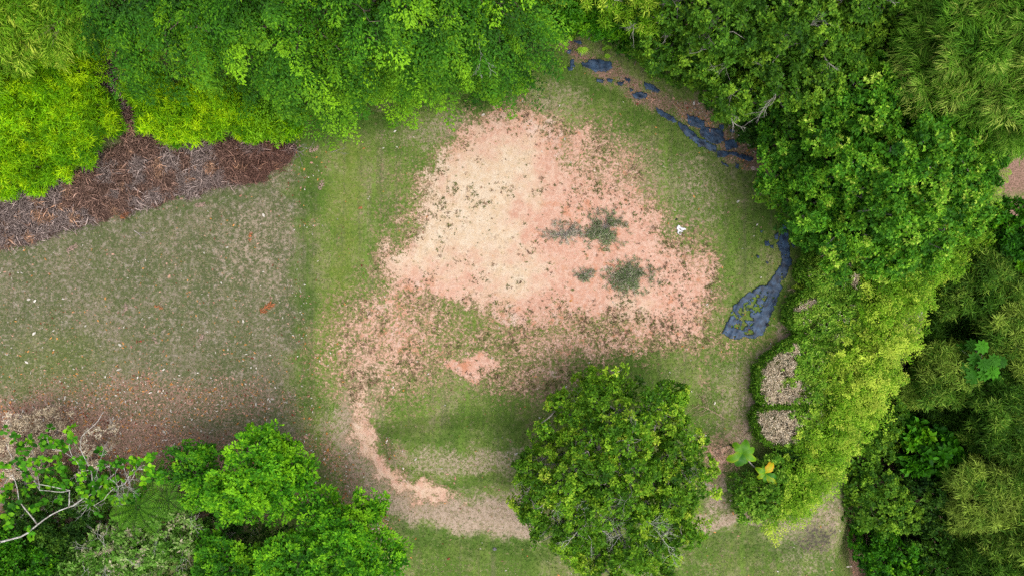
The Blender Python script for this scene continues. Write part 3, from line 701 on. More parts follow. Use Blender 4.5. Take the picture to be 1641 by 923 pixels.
edge = [(985,75,'bright','bright leafy bush beside the ground cloth, below the fan palms'), (1012,98,'top','mixed green bush beside the middle of the upper ground cloth'),
        (1045,118,'top','dark bush at the foot of the wood, above the long cloth scrap'), (1085,140,'top','dark bush between the cloth strip and the greyish tree'),
        (1130,168,'dark','dark bush beside the leaf litter, under the twiggy tree'), (1170,200,'top','dark bush over the lower black cloth'),
        (1208,238,'dark','darkest bush where the cloth strip reaches the round tree')]
for i, (x, y, mt, lab) in enumerate(edge):
    shrub(lab, x + 8, y - 12, [(x+14,y-24,1.3,.9,.9),(x+32,y-34,2.1,1.2,1.1),(x,y-40,2.0,1.0,1.0)], mt, tint=.42 + .05 * (i % 3))

# ------------------------------------------------------------------ twiggy trees upper right
def twiggy(label, base, blobs, **k):
    a = dict(l=.18, w=.10, dens=18, k=7, lr=.75, per=.5, tr_=.34, tm=11, jit=.6, bare=9, trunk_r=.17, bark=BARKG, bare_mat=BARKG, twig_n=110, bare_r=.028, barelen=1.0, zmin=-.5, tint=.46); a.update(k)
    return plant('broadleaf_tree', label, 'tree', G(*base), blobs, 'whorl', 'top', 'greyish twiggy trees of the upper right wood', **a)
twiggy('twiggy tree nearest the ground cloth, with bare grey twigs on its front', (1080,110), [(1095,38,5.5,2.5,2.1),(1062,62,4,1.4,1.4),(1135,88,4,1.7,1.6)])
twiggy('twiggy tree above the lower black cloth', (1150,140), [(1188,82,5.5,2.6,2.1),(1172,136,4,1.5,1.4),(1214,165,3.6,1.4,1.3)])
twiggy('twiggy tree at the top edge between its two twiggy neighbours', (1160,40), [(1150,0,7.5,2.8,2.3),(1210,20,7,2.3,2)])
twiggy('twiggy tree touching the top of the big round tree', (1250,110), [(1275,70,6.5,2.8,2.3),(1250,130,5.2,2.0,1.7),(1330,110,6,2.0,1.7)], tint=.5)
twiggy('twiggy tree at the top edge beside the dark gap', (1290,30), [(1310,-10,7.5,2.9,2.3),(1370,30,7,2.3,2.0),(1385,60,6,1.5,1.3)], tint=.52)
plant('broadleaf_tree', 'darkest low tree in the gap at the top right', 'tree', G(1420,60), [(1450,30,1.0,2.2,1.6),(1490,10,1.5,2.2,1.6),(1480,80,1.2,1.6,1.2),(1420,0,1.5,1.6,1.4)], 'whorl', 'dark',
      'greyish twiggy trees of the upper right wood', l=.25, w=.12, dens=12, trunk_r=.12)
# ------------------------------------------------------------------ the big round tree
plant('round_tree', 'big dense round tree right of the lawn, lush whorled leaves', 'tree', G(1330,290),
      [(1400,235,5.0,4.6,3.6),(1325,215,4.6,2.7,2.4),(1310,290,4.0,2.7,2.2),(1370,340,3.6,2.9,2.1),(1460,330,4.2,3.0,2.4),(1500,240,5.0,2.9,2.5),(1520,300,4.2,2.1,1.9),
       (1440,150,5.6,2.9,2.4),(1500,170,5.4,2.4,2.0),(1420,385,2.8,2.1,1.6),(1255,215,3.6,1.0,1.0),(1262,300,2.9,1.1,1.1),(1320,365,2.5,1.2,1.0),(1540,235,4.6,1.6,1.6)],
      'whorl', 'round', l=.18, w=.10, dens=25, k=8, lr=.72, per=.65, tr_=.36, tm=14, jit=.5, trunk_r=.36, bark=BARKG, twig_n=160, zmin=-.4, tint=.52)
# ------------------------------------------------------------------ the lone tree on the lawn
plant('lone_tree', 'lone round tree on the lawn at the bottom centre, pale bare twigs in its crown', 'tree', G(975,735),
      [(985,660,4.6,1.9,1.7),(920,680,3.8,1.5,1.4),(1050,680,4.2,1.6,1.5),(893,652,3.0,.5,.5),(880,705,2.8,.9,.9),(1070,640,3.4,.55,.5),(950,622,3.2,.8,.7),(1000,618,3.2,.8,.7),
       (1000,735,5.6,2.0,1.7),(925,750,5.0,2.0,1.7),(880,790,4.0,1.6,1.5),(1085,760,4.2,1.7,1.6),(1060,820,4.0,1.8,1.7),(980,830,4.8,2.2,1.9),
       (905,850,3.8,1.6,1.5),(960,890,3.6,1.7,1.5),(1040,885,3.6,1.6,1.5),(850,740,3.2,.8,.8),(848,800,3,.6,.7),(1105,850,3.0,.8,.8),(1110,720,3.0,.7,.7),(1085,700,3.6,1.0,1.0)],
      'whorl', 'mid', l=.16, w=.09, dens=21, k=8, lr=.62, per=.62, tr_=.33, tm=12, jit=.7, trunk_r=.26, bark=BARKG, bare=30, bare_mat=BARKG, barelen=.7, bare_r=.013, twig_n=300, zmin=-.4, tint=.50, keep=.75)
b0 = G(975,735)
for (x, y, z) in [(950,805,5.6),(965,850,5.2),(935,845,5.0),(1010,850,5.2),(1060,860,4.6),(1035,835,5.4),(900,800,5.1)]:
    for _ in range(3):
        T = Tubes(); twigs(T, W(x, y, z + .4), (rng.normal(0,.8), rng.normal(-.3,.8), .35), rng.uniform(.6, .9), 4, .015, .75)
        link('bare_twig', T.mesh('bare_twig', b0), BARKW, bpy.data.objects['lone_tree'])

# ------------------------------------------------------------------ clipped hedge on the right
def clipped(label, base, foot, h, dead=(), mat='hedge'):
    """a shrub clipped upright on the lawn side: flat top and a steep leafy wall"""
    base = G(*base); t = thing('hedge_shrub', label, 'hedge', base, 'clipped hedge shrubs right of the lawn')
    foot = np.array(foot, float)
    x0, y0 = foot.min(0); x1, y1 = foot.max(0); n = int((x1-x0)*(y1-y0)*S*S*110)
    px = rng.uniform(x0, x1, n); py = rng.uniform(y0, y1, n)
    wob = (fbm(px/9, py/9, 8) - .5) * 10
    k = inside(px + wob, py + wob, [tuple(f) for f in foot]); px, py, wob = px[k], py[k], wob[k]
    ed = seg_dist(px, py, [tuple(f) for f in foot], True)
    hz = h + (fbm(px/14, py/14, 15) - .5) * .9 + (fbm(px/5, py/5, 16) - .5) * .3 - .35 * (1 - sstep(0, 8, ed))
    P = np.stack([W(a, b, z) for a, b, z in zip(px, py, hz)]); N_ = UP + rng.normal(0, .45, P.shape)
    dd = np.zeros(len(px))
    for (cx, cy, rx, ry, rot) in dead: dd = np.maximum(dd, ell(px + wob, py + wob, cx, cy, rx, ry, rot))
    isd = dd > .5 + rng.normal(0, .07, len(dd)) + (fbm(px/7, py/7, 23) - .5) * .9; isd |= rng.uniform(0, 1, len(dd)) < .04 + .12 * (fbm(px/10, py/10, 29) > .60)
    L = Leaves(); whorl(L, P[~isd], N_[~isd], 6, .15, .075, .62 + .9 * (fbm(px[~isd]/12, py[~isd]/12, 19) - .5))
    # walls
    m = len(foot); Q = []; NN = []
    for i in range(m):
        a, b = foot[i], foot[(i+1) % m]; ln = np.hypot(*(b-a)) * S; c = int(ln * h * 130)
        tt = rng.uniform(0, 1, c); zz = rng.uniform(.05, h, c); q = a + (b-a) * tt[:, None]
        Wt = np.stack([W(u, v, h) for u, v in q]); nrm = np.array([(b-a)[1], (b-a)[0], 0.0])
        nrm = unit(nrm) * (1 if np.dot(nrm[:2], (Wt.mean(0) - W(*foot.mean(0), h))[:2]) > 0 else -1)
        Wt[:, 2] = gz(Wt[:, 0], Wt[:, 1]) * .3 + zz; Wt += nrm * (rng.normal(0, .07, (c, 1)) + .10 * (fbm(tt * ln * 2 + i, zz * 2, 4) - .5)[:, None])
        Q.append(Wt); NN.append(np.broadcast_to(nrm + [0, 0, .3], (c, 3)) + rng.normal(0, .3, (c, 3)))
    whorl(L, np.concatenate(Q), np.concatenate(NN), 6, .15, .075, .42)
    link('foliage', L.mesh('foliage', T_RHOMB, base), MAT[mat], t)
    if isd.any():
        D = Leaves(); whorl(D, P[isd] - [0, 0, .05], N_[isd], 6, .17, .03, .5, 30, 110, .3)
        o = link('dead_patch', D.mesh('dead_patch', T_LONG, base), MAT['straw'], t); o['label'] = 'dry straw coloured clipped top'
    T = Tubes(); bl = np.array(base)
    for i in rng.integers(0, len(P), 26): T.add(bend(bl + rng.normal(0, .3, 3) * [1, 1, 0] - [0, 0, .1], P[i] - [0, 0, .12], .06, 6), .03, .008, 4)
    link('stems', T.mesh('stems', base), BARK, t)
clipped('clipped hedge shrub under the big round tree, uppermost of the hedge', (1345,440), [(1300,412),(1318,392),(1350,386),(1420,398),(1440,440),(1400,480),(1340,485),(1304,462),(1289,436)], 1.6, [(1345,415,22,8,20),(1372,450,7,12,30)])
clipped('clipped hedge shrub with a long dead streak, beside the blue cloth', (1320,510), [(1303,460),(1340,480),(1400,478),(1410,520),(1370,552),(1310,550),(1288,537),(1269,515),(1272,489)], 1.5, [(1295,488,22,6,-25)])
clipped('clipped hedge shrub with the larger dry straw top', (1275,600), [(1290,540),(1345,550),(1370,600),(1340,650),(1270,652),(1229,650),(1217,632),(1219,592),(1240,570),(1262,553)], 1.35, [(1238,603,22,44,8),(1258,636,14,34,55),(1262,585,14,20,0),(1240,645,20,16,0),(1275,560,8,10,0)])
clipped('clipped hedge shrub with the round dry top, at the lower end', (1265,680), [(1229,652),(1270,655),(1335,652),(1330,685),(1292,712),(1259,719),(1235,712),(1222,701),(1214,676),(1217,662)], 1.35, [(1243,683,34,36,0),(1240,660,22,16,0)])
YG = 'yellow green bushes sloping down behind the hedge'
def yel(label, px, py, blobs, **k):
    a = dict(l=.15, w=.08, dens=34, k=6, lr=.42, per=1.1, tint=.5, tr_=.22, tm=8); a.update(k); a['tint'] += .06
    for q in ('tr_', 'tm', 'k'): a.pop(q)
    a.update(dens=5.5, sl=1.05, sk=70, wid=.22, droop=.12, nt=9, out=(.7, -.2, .15), l=.12, w=.06, jit=.6, stj=.10)
    return plant('shrub', label, 'shrub', G(px, py), blobs, 'spray', 'yellow', YG, stems=3, twig_n=30, trunk_r=.05, zmin=-.35, **a)
yel('yellow green bush against the lower side of the big round tree', 1440, 430, [(1450,430,1.6,1.5,1.3),(1490,405,1.8,1.3,1.2),(1415,455,1.5,1.2,1.0)], tint=.32)
yel('yellow green bush tapering toward the pale ferns', 1520, 400, [(1525,395,1.2,1.1,1.0),(1545,365,1.2,1.0,.9),(1510,425,.6,.9,.8),(1570,335,.8,.9,.8)], tint=.42)
yel('yellow green bush beside the bent pale stem', 1425, 500, [(1425,500,1.2,1.6,1.3),(1455,478,.9,.9,.9),(1390,475,1.4,1.0,.9)])
yel('brightest yellow green bush behind the long dead streak', 1400, 555, [(1400,550,1.1,1.6,1.3),(1430,540,.8,.9,.9),(1380,590,1.2,1.2,1.1)], tint=.6)
yel('yellow green bush behind the larger dry straw top', 1375, 620, [(1375,625,1.0,1.5,1.2),(1408,598,.7,.9,.9),(1350,590,1.3,1.1,1.0)], tint=.6)
yel('yellow green bush behind the round dry top', 1340, 670, [(1345,675,.9,1.4,1.1),(1380,652,.6,.8,.8),(1310,695,.9,1.0,.9)], tint=.55)
yel('feathery pale yellow bush below the hedge end', 1310, 730, [(1305,735,.9,1.2,1.0),(1275,765,.9,1.2,1.0),(1335,715,.5,.9,.8)], tint=.42, dens=26)
yel('pale yellow bush lowest of the slope, beside the grey worn patch', 1265, 800, [(1262,795,.9,1.2,1.0),(1240,815,.7,.9,.8),(1290,775,.8,.9,.8)], tint=.45, dens=26)
shrub('green bush behind the two plantain plants', 1210, 785, [(1212,785,1.0,1.3,1.1),(1235,760,.9,1.0,.9),(1205,810,.7,.8,.7)], 'hedge', tint=.42)
shrub('dark twiggy bush squeezed between hedge end and plantain plants', 1240, 742, [(1235,738,.5,.9,.5),(1265,732,.5,.8,.5)], 'dark', dens=14, bare=6, barelen=.5, bare_r=.012)

# ------------------------------------------------------------------ the wood on the low ground at the right
STAR = dict(style='fine', l=.40, w=.05, dens=26, k=9, tr_=.34, tm=9, lr=.65, sl=1)
RG = 'trees and bushes of the low wood at the right'
def wood(label, px, py, blobs, mat='top', **k):
    a = dict(l=.19, w=.10, dens=22, k=7, lr=.6, per=.7, group=RG, tint=.48, inner=True); a.update(k); return shrub(label, px, py, blobs, mat, **a)
wood('bright bush on the right edge below the brown bank', 1600, 390, [(1612,378,1,1.7,1.5),(1570,385,-.5,1.1,1),(1640,400,1,1.6,1.4)], 'bright', l=.24, w=.13, tint=.35)
wood('dark bush between the bright bush and the round tree tail', 1530, 420, [(1540,420,-3.2,1.8,1.2),(1500,450,-3.4,1.8,1.2),(1590,430,-3,1.8,1.2)], 'dark')
bamboo('broad olive bamboo clump below the bright bush, right side', 1550, 460, [(1565,445,0,2.6,2.2),(1520,450,-1,1.5,1.4),(1610,470,0,2.4,2),(1590,420,0,1.8,1.6)], tint=.42, **STAR)
bamboo('dark bamboo clump left of the umbrella leaved plant', 1500, 520, [(1505,520,-2,1.9,1.6),(1470,530,-2.6,1.4,1.2),(1545,520,-2,1.4,1.2)], tint=.15, **STAR)
bamboo('bright yellow green bamboo clump above the umbrella leaved plant', 1600, 530, [(1612,515,1,1.5,1.4),(1640,560,1,1.5,1.4),(1590,488,.5,1.0,1)], tint=.78, **STAR)
bamboo('rounded bamboo clump left below the umbrella leaved plant', 1500, 605, [(1500,605,0,1.7,1.6),(1475,620,-.8,1.1,1.0),(1520,585,-.4,1.1,1)], tint=.72, **STAR)
bamboo('dark bamboo clump under the rounded one', 1500, 665, [(1500,660,-2.4,1.7,1.3),(1540,670,-2.0,1.4,1.2),(1460,650,-3,1.2,1)], tint=.2, **STAR)
bamboo('bamboo clump on the right edge below the umbrella leaves', 1610, 660, [(1615,660,1,2.2,2),(1590,700,0,1.5,1.3),(1640,700,1.5,1.8,1.6)], tint=.4, **STAR)
bamboo('lightest bamboo clump of the lower right wood', 1560, 790, [(1575,790,1,1.9,1.7),(1600,840,1.2,1.8,1.6),(1545,820,0,1.2,1.1)], tint=.9, **STAR)
bamboo('bamboo clump on the right edge, beside the lightest one', 1620, 770, [(1635,790,1.6,2,1.8),(1640,850,1.6,2,1.8),(1620,740,.4,1.3,1.2)], tint=.68, **STAR)
bamboo('bamboo clump in the bottom right corner', 1600, 900, [(1610,910,1,2.3,2),(1560,900,0,1.7,1.5),(1640,930,1.4,2,2)], tint=.4, **STAR)
wood('glossy large leaved bush in the middle of the lower right wood', 1480, 725, [(1480,725,-.6,1.5,1.2),(1510,720,-.6,.9,.8),(1460,700,-1,.9,.8)], 'bright', l=.42, w=.20, dens=9, k=6, tmpl=T_OVAL, tint=.28)
wood('whitish bush where the hedge foot meets the low wood', 1420, 640, [(1415,645,-1.6,1.3,1.2),(1400,680,-1.6,1.1,1.0),(1430,610,-2,1.0,.9)], 'top', bare=5, bare_r=.012, barelen=.5)
wood('grey green bush on the lawn edge, uppermost of three', 1385, 730, [(1388,722,-.4,1.4,1.4),(1410,700,-.8,1.1,1.1),(1375,750,-.8,1.0,1.1)], 'top', tint=.56, l=.15)
wood('grey green bush on the lawn edge, middle of three', 1400, 800, [(1400,800,0,1.8,1.6),(1380,775,-.6,1.1,1.2),(1430,820,-.4,1.3,1.2)], 'top', tint=.56, l=.15)
wood('bush on the lawn edge with bright ends, lowest of three', 1420, 885, [(1425,880,-.5,1.6,1.4),(1400,905,-.9,1.0,1),(1385,850,-1.2,.9,1),(1450,920,-.6,1.2,1.1)], 'bright', tint=.34, l=.16)
wood('dark bush between the grey green bushes and the lightest bamboo', 1470, 810, [(1475,800,-.8,1.9,1.5),(1500,840,-1,1.7,1.4),(1460,765,-1.4,1.2,1.1)], 'dark', tint=.62)
wood('mid green bush at the bottom edge of the lower right wood', 1500, 895, [(1500,895,-.6,1.9,1.5),(1540,925,-.6,1.4,1.2),(1470,915,-1,1.2,1.1)], 'top', tint=.3)
wood('yellow flecked dark bush beside the glossy large leaved bush', 1525, 750, [(1525,755,-1.2,1.3,1.1),(1560,745,-2,1.2,1.0)], 'dark', tint=.6, bare=6, bare_r=.012, barelen=.5, bare_mat=BARKG)
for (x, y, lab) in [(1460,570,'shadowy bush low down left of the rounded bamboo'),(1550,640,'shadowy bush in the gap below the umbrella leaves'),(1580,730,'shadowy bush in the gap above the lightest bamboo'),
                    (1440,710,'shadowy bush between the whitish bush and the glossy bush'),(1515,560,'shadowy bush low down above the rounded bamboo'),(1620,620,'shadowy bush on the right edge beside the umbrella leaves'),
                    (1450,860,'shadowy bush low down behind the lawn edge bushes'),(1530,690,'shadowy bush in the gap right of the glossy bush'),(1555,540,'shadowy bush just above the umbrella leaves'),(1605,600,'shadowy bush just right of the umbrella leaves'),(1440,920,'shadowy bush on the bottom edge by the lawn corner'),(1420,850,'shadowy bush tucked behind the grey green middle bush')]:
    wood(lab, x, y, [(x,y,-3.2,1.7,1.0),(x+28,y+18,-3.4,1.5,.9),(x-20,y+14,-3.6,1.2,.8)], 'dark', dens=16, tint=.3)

# umbrella leaved plant
def umbrella():
    base = G(1570,590); t = thing('umbrella_leaf_tree', 'young tree of round lobed umbrella leaves in the right wood', 'tree', base)
    T = Tubes(); hub = W(1575,585,1.0); T.add(bend(base, hub, .05, 6), .09, .05, 7); link('trunk', T.mesh('trunk', base), BARKG, t)
    for (x, y, z, r) in [(1575,556,.6,.62),(1563,575,.4,.62),(1552,590,.2,.66),(1578,584,.7,.60),(1594,578,.6,.62),(1606,580,.5,.55),(1560,604,.3,.70),(1592,596,.6,.66),(1578,600,.4,.60),(1540,560,-.9,.6),(1558,553,-.6,.6),(1600,612,.2,.6),(1535,575,-1.2,.55)]:
        z += 1.6; r *= .74; c = W(x, y, z); L = Leaves(); k = 9; ph = np.arange(k) * 2 * math.pi / k + rng.uniform(0, 6)
        tl = rng.normal(0, .12, 3); N_ = unit(UP + tl)
        d = np.stack([np.cos(ph), np.sin(ph), np.zeros(k) - .12], 1); L.add(np.repeat(c[None], k, 0), d, np.repeat(N_[None], k, 0) , r, r * .46, rng.uniform(.12, .5))
        lf = link('leaf', L.mesh('leaf', T_OVAL, base), MAT['bright'], t)
        T = Tubes(); T.add(bend(hub, c - [0, 0, .02], .06, 5), .018, .012, 4); link('stalk', T.mesh('stalk', base), BARKG, lf)
umbrella()

# ------------------------------------------------------------------ palms, ferns, plantain
def fan_palm(label, px, py, z, r, n=20, droop=.25, span=6.28, a0=0, tint=.6):
    base = G(px, py); c = W(px, py, z); base = np.array([c[0], c[1], float(gz(c[0], c[1]))]); t = thing('fan_palm', label, 'palm', base, 'fan palms at the top of the cloth strip')
    T = Tubes(); T.add(bend(base, c, .03, 6), .04, .03, 6); link('stem', T.mesh('stem', base), BARKG, t)
    L = Leaves(); ph = a0 + np.linspace(0, span, n, endpoint=False) + rng.normal(0, .05, n)
    d = np.stack([np.cos(ph), np.sin(ph), np.full(n, -droop) + rng.normal(0, .1, n)], 1)
    L.add(np.repeat(c[None], n, 0), d, UP + 0 * d, r * rng.uniform(.85, 1.1, n), r * .2, rng.uniform(tint - .2, tint + .3, n)); link('fan', L.mesh('fan', T_LONG, base), MAT['palm'], t)
fan_palm('small fan palm, left of the two at the top of the cloth strip', 951, 38, 2.6, .52, 22, tint=.8)
fan_palm('small fan palm, right of the two at the top of the cloth strip', 973, 41, 2.4, .50, 20)
fan_palm('larger darker fan palm half hidden at the top edge', 962, 14, 3.9, .7, 20, tint=.4)
fan_palm('single drooping fan leaf standing over the black cloth', 934, 76, 1.6, .55, 11, .5, 3.0, 3.4, tint=.8)
L = Leaves(); b0 = G(972,84); t = thing('heart_leaf_plant', 'bright plant of broad leaves at the cloth edge under the fan palms', 'plant', b0)
for (x, y, r) in [(968,91,.42),(972,80,.34),(965,82,.3),(976,73,.34),(969,72,.3),(981,78,.3)]:
    a = rng.uniform(0, 6.3); L.add(W(x, y, .5)[None], np.array([[math.cos(a), math.sin(a), -.2]]), UP[None], r, r * .7, .6)
link('leaves', L.mesh('leaves', T_OVAL, b0), MAT['palm'], t)
T = Tubes(); T.add(bend(b0, W(970,80,.5), .05, 4), .02, .01, 4); link('stem', T.mesh('stem', b0), MAT['bright'], t)

def fern(label, px, py, z, r, n=9, mat='fern', a0=0.0, tint=.5, group='tree ferns with arching fronds'):
    c = W(px, py, z); base = np.array([c[0], c[1], float(gz(c[0], c[1]))]); t = thing('tree_fern', label, 'fern', base, group)
    T = Tubes(); T.add(bend(base, c, .02, 5), .09, .07, 8); link('trunk', T.mesh('trunk', base), BARK, t)
    for i in range(n):
        a = a0 + i * 2 * math.pi / n + rng.normal(0, .12); rr = r * rng.uniform(.85, 1.1); d = np.array([math.cos(a), math.sin(a), 0]); sd = np.array([-d[1], d[0], 0])
        s = np.linspace(0, 1, 9); pts = c + d * (rr * s)[:, None] + UP * (rr * (.28 * np.sin(s * 1.9) - .35 * s ** 2))[:, None]
        T = Tubes(); T.add(pts, .018, .006, 4); fr = link('frond', T.mesh('frond', base), MAT[mat], t)
        L = Leaves(); m = int(rr / .085); u = np.linspace(.10, .98, m); P = np.stack([np.interp(u, s, pts[:, q]) for q in range(3)], 1)
        ln = rr * .30 * np.sin(np.pi * np.clip(u * .86 + .12, 0, 1)) ** .8 + .03
        for sg in (-1, 1):
            L.add(P, sd * sg + d * .28 + UP * -.12 + rng.normal(0, .03, P.shape), UP + 0 * P, ln, .062, np.clip(tint + rng.normal(0, .15, m), 0, 1))
        link('leaflets', L.mesh('leaflets', T_LONG, base), MAT[mat], fr)
fern('dark tree fern at the lower left, larger and more central', 222, 812, 3.3, 1.65, 11, tint=.55)
fern('tree fern at the lower left, upper right of the larger one', 245, 768, 3.1, 1.2, 8, tint=.8, a0=.4)
fern('small tree fern at the lower left beside the white branch', 270, 800, 3.0, 1.1, 8, tint=.45, a0=.2)
fern('pale tree fern beside the brown bank, right of the round tree', 1592, 275, 2.4, 1.1, 9, 'fernpale', tint=.4)
fern('pale tree fern below its twin, right of the round tree', 1580, 312, 2.2, 1.1, 9, 'fernpale', a0=.3, tint=.35)

def plantain(label, px, py, z, specs):
    c = W(px, py, z); base = np.array([c[0], c[1], float(gz(c[0], c[1]))]); t = thing('plantain_plant', label, 'plant', base, 'plantain plants at the hedge end')
    T = Tubes(); T.add(bend(base, c, .02, 5), .06, .04, 7); link('stem', T.mesh('stem', base), MAT['plantain'], t)
    for (ang, ln, wd_, tn) in specs:
        a = R(ang); d = np.array([math.cos(a), math.sin(a), 0]); m = 9; s = np.linspace(0, 1, m)
        mid = c + d * (ln * s)[:, None] + UP * (ln * (.30 * np.sin(s * 2.0) - .38 * s ** 2))[:, None]; sd = np.array([-d[1], d[0], 0]) * wd_ / 2
        env = np.sin(np.pi * np.clip(s * .9 + .07, 0, 1)) ** .6; V = []; F = []; TT = []
        for i in range(m):
            jag = 1 + rng.normal(0, .10)
            V += [mid[i] - sd * env[i] * jag - UP * .05, mid[i], mid[i] + sd * env[i] * jag - UP * .05]; TT += [min(1, tn + .15 + .1 * s[i]), tn, min(1, tn + .15 + .1 * s[i])]
            if i: q = 3 * i; F += [(q-3, q-2, q+1, q), (q-2, q-1, q+2, q+1)]
        me = np_mesh('leaf', np.array(V) - base, np.array(F), np.full(len(F), 4), TT); link('leaf', me, MAT['plantain'], t)
plantain('plantain plant with yellow rimmed green leaves, left of the pair', 1190, 726, 2.0, [(205,.95,.50,.42),(248,.80,.62,.02),(130,.75,.45,.35),(72,.80,.50,.22),(20,.75,.42,.30),(-28,.9,.40,.40),(-70,.65,.40,.12)])
plantain('plantain plant with orange tipped leaves, right of the pair', 1226, 758, 1.8, [(55,.80,.46,.78),(-52,1.10,.42,.52),(-22,.85,.38,.02),(150,.6,.36,.42),(215,.5,.34,.50),(-85,.6,.34,.15),(100,.45,.30,.3)])
b0 = G(1195,732); T = Tubes(); T.add(bend(W(1189,728,1.2), W(1209,748,1.0), .02, 6), .05, .035, 7); T.add(bend(W(1209,748,1.0), G(1222,758), .02, 4), .035, .03, 7)
o = link('leaning_stem', T.mesh('leaning_stem'), BARKG); tag(o, 'pale grey leaning stem between the two plantain plants', 'stem')

# ------------------------------------------------------------------ lower left corner
BG = 'bright green trees at the lower left'
def bright(label, base, blobs, **k):
    a = dict(l=.17, w=.095, dens=5.0, lr=.5, per=.9, droop=-.12, sl=.8, sk=62, wid=.34, nt=6, trunk_r=.14, twig_n=60, zmin=-.4, tint=.5, flat=.2); a.update(k)
    return plant('bright_tree', label, 'tree', G(*base), blobs, 'spray', 'bright', BG, **a)
bright('bright green tree reaching highest of the lower left group', (450,750), [(420,735,4.6,1.2,1.1),(390,790,4.4,1.3,1.2),(445,790,3.8,1.0,1.0),(432,708,4.2,.3,.4),(460,725,4.2,.4,.4),(478,762,3.6,.3,.4),(365,812,3.6,.8,.8)], out=(.25,.45,.2), tint=.55, tips=[(436,684,4.2,1.7),(410,692,4.2,1.3),(463,700,4,1.5),(506,758,3.6,1.7),(488,735,3.8,1.2)])
bright('small rounded bright tree left of the tallest bright one', (340,750), [(315,748,3.0,.8,.8),(300,740,2.8,.4,.5),(338,742,2.8,.5,.5),(325,780,2.6,.6,.6)], tint=.42)
bright('spiky edged bright tree nearest the tan track', (560,850), [(550,860,4.4,1.2,1.2),(575,838,4.2,.8,.8),(592,815,4.0,.3,.4),(515,845,3.8,.8,.8),(513,815,3.8,.3,.3),(560,905,4.2,1.3,1.2),(600,912,3.8,.7,.7),(618,898,3.6,.3,.3)], out=(.35,.5,.2), tint=.5, tips=[(610,782,4,1.8),(575,790,4,1.5),(515,790,3.8,1.6),(545,805,4,1.3),(618,810,3.8,1.3),(648,878,3.4,1.7),(632,850,3.6,1.2)])
bright('bright tree on the bottom edge behind the spiky edged one', (490,890), [(475,885,4.0,1.3,1.2),(445,915,3.8,1.1,1.1),(520,925,4.2,1.4,1.3)], tint=.45)
bright('small bright tree on the bottom edge beside the dead twigs', (370,900), [(362,905,3.0,1.1,1.0),(395,925,2.8,1.1,1.0),(345,880,2.6,.6,.6)], tint=.5)
shrub('dusty bush with pale dead flower heads, left of the dead twigs', 260, 850, [(270,850,2.2,1.6,1.3),(220,870,2.2,1.6,1.3),(310,835,1.8,1.0,.9)], 'dusty', group='dusty pale tipped bushes', l=.2, w=.10, tint=.6, dens=22, bare=8, bare_r=.014)
shrub('dusty pale tipped bush on the bottom edge', 190, 905, [(180,900,2.2,1.6,1.3),(250,915,2.2,1.6,1.3),(130,915,2,1.1,1.0)], 'dusty', group='dusty pale tipped bushes', l=.2, w=.10, tint=.6, dens=22, bare=8, bare_r=.014)
shrub('dark bush under the white branch in the lower left corner', 90, 850, [(90,865,1.2,1.9,1.2),(140,855,1.0,1.4,1.0),(40,860,1.2,1.6,1.1),(100,905,1.4,1.8,1.2)], 'dark', tint=.55)
shrub('dark low bush under the big round leaves, below the golden dry bush', 110, 790, [(100,795,1.0,1.4,1.0),(150,790,1.0,1.1,.9),(50,800,1.0,1.3,1.0)], 'dark', tint=.6, bare=12, bare_r=.012, barelen=.5)
shrub('dark bush on the bottom edge between the dusty bush and the small bright tree', 310, 905, [(310,905,1.2,1.3,1.1),(420,925,1.2,1.2,1)], 'dark', tint=.6, dens=20)
shrub('olive bush filling the bottom left corner', 30, 900, [(25,910,2.2,1.9,1.5),(70,915,1.8,1.3,1.2),(0,880,2,1.2,1.1)], 'bright', tint=.3)
shrub('dark twiggy bush between the dusty bush and the bright trees', 370, 850, [(350,860,.8,1.5,1.0),(390,870,.8,1.4,1.0),(340,815,.6,1.0,.8),(430,860,.8,1.4,1)], 'dark', tint=.5, dens=14, bare=22, barelen=.8, bare_r=.014, bare_mat=BARKG)
shrub('grey dry bush on the left edge below the lawn', 40, 700, [(40,700,.7,1.5,.8),(90,690,.5,1.2,.7),(10,730,.7,1.5,.8),(60,740,.8,1.2,.8)], 'straw', tint=.35, l=.16, w=.04, tmpl=T_LONG, dens=26, bare=30, bare_r=.014, barelen=.6, bare_mat=BARKG, k=6)
shrub('golden dry bush in front of the reddish leaf litter', 150, 720, [(155,715,1.1,1.0,.8),(140,745,1.0,1.0,.8),(170,700,1.0,.6,.5)], 'straw', tint=.62, l=.13, w=.05, dens=12, bare=14, bare_r=.012, barelen=.6, inner=False)

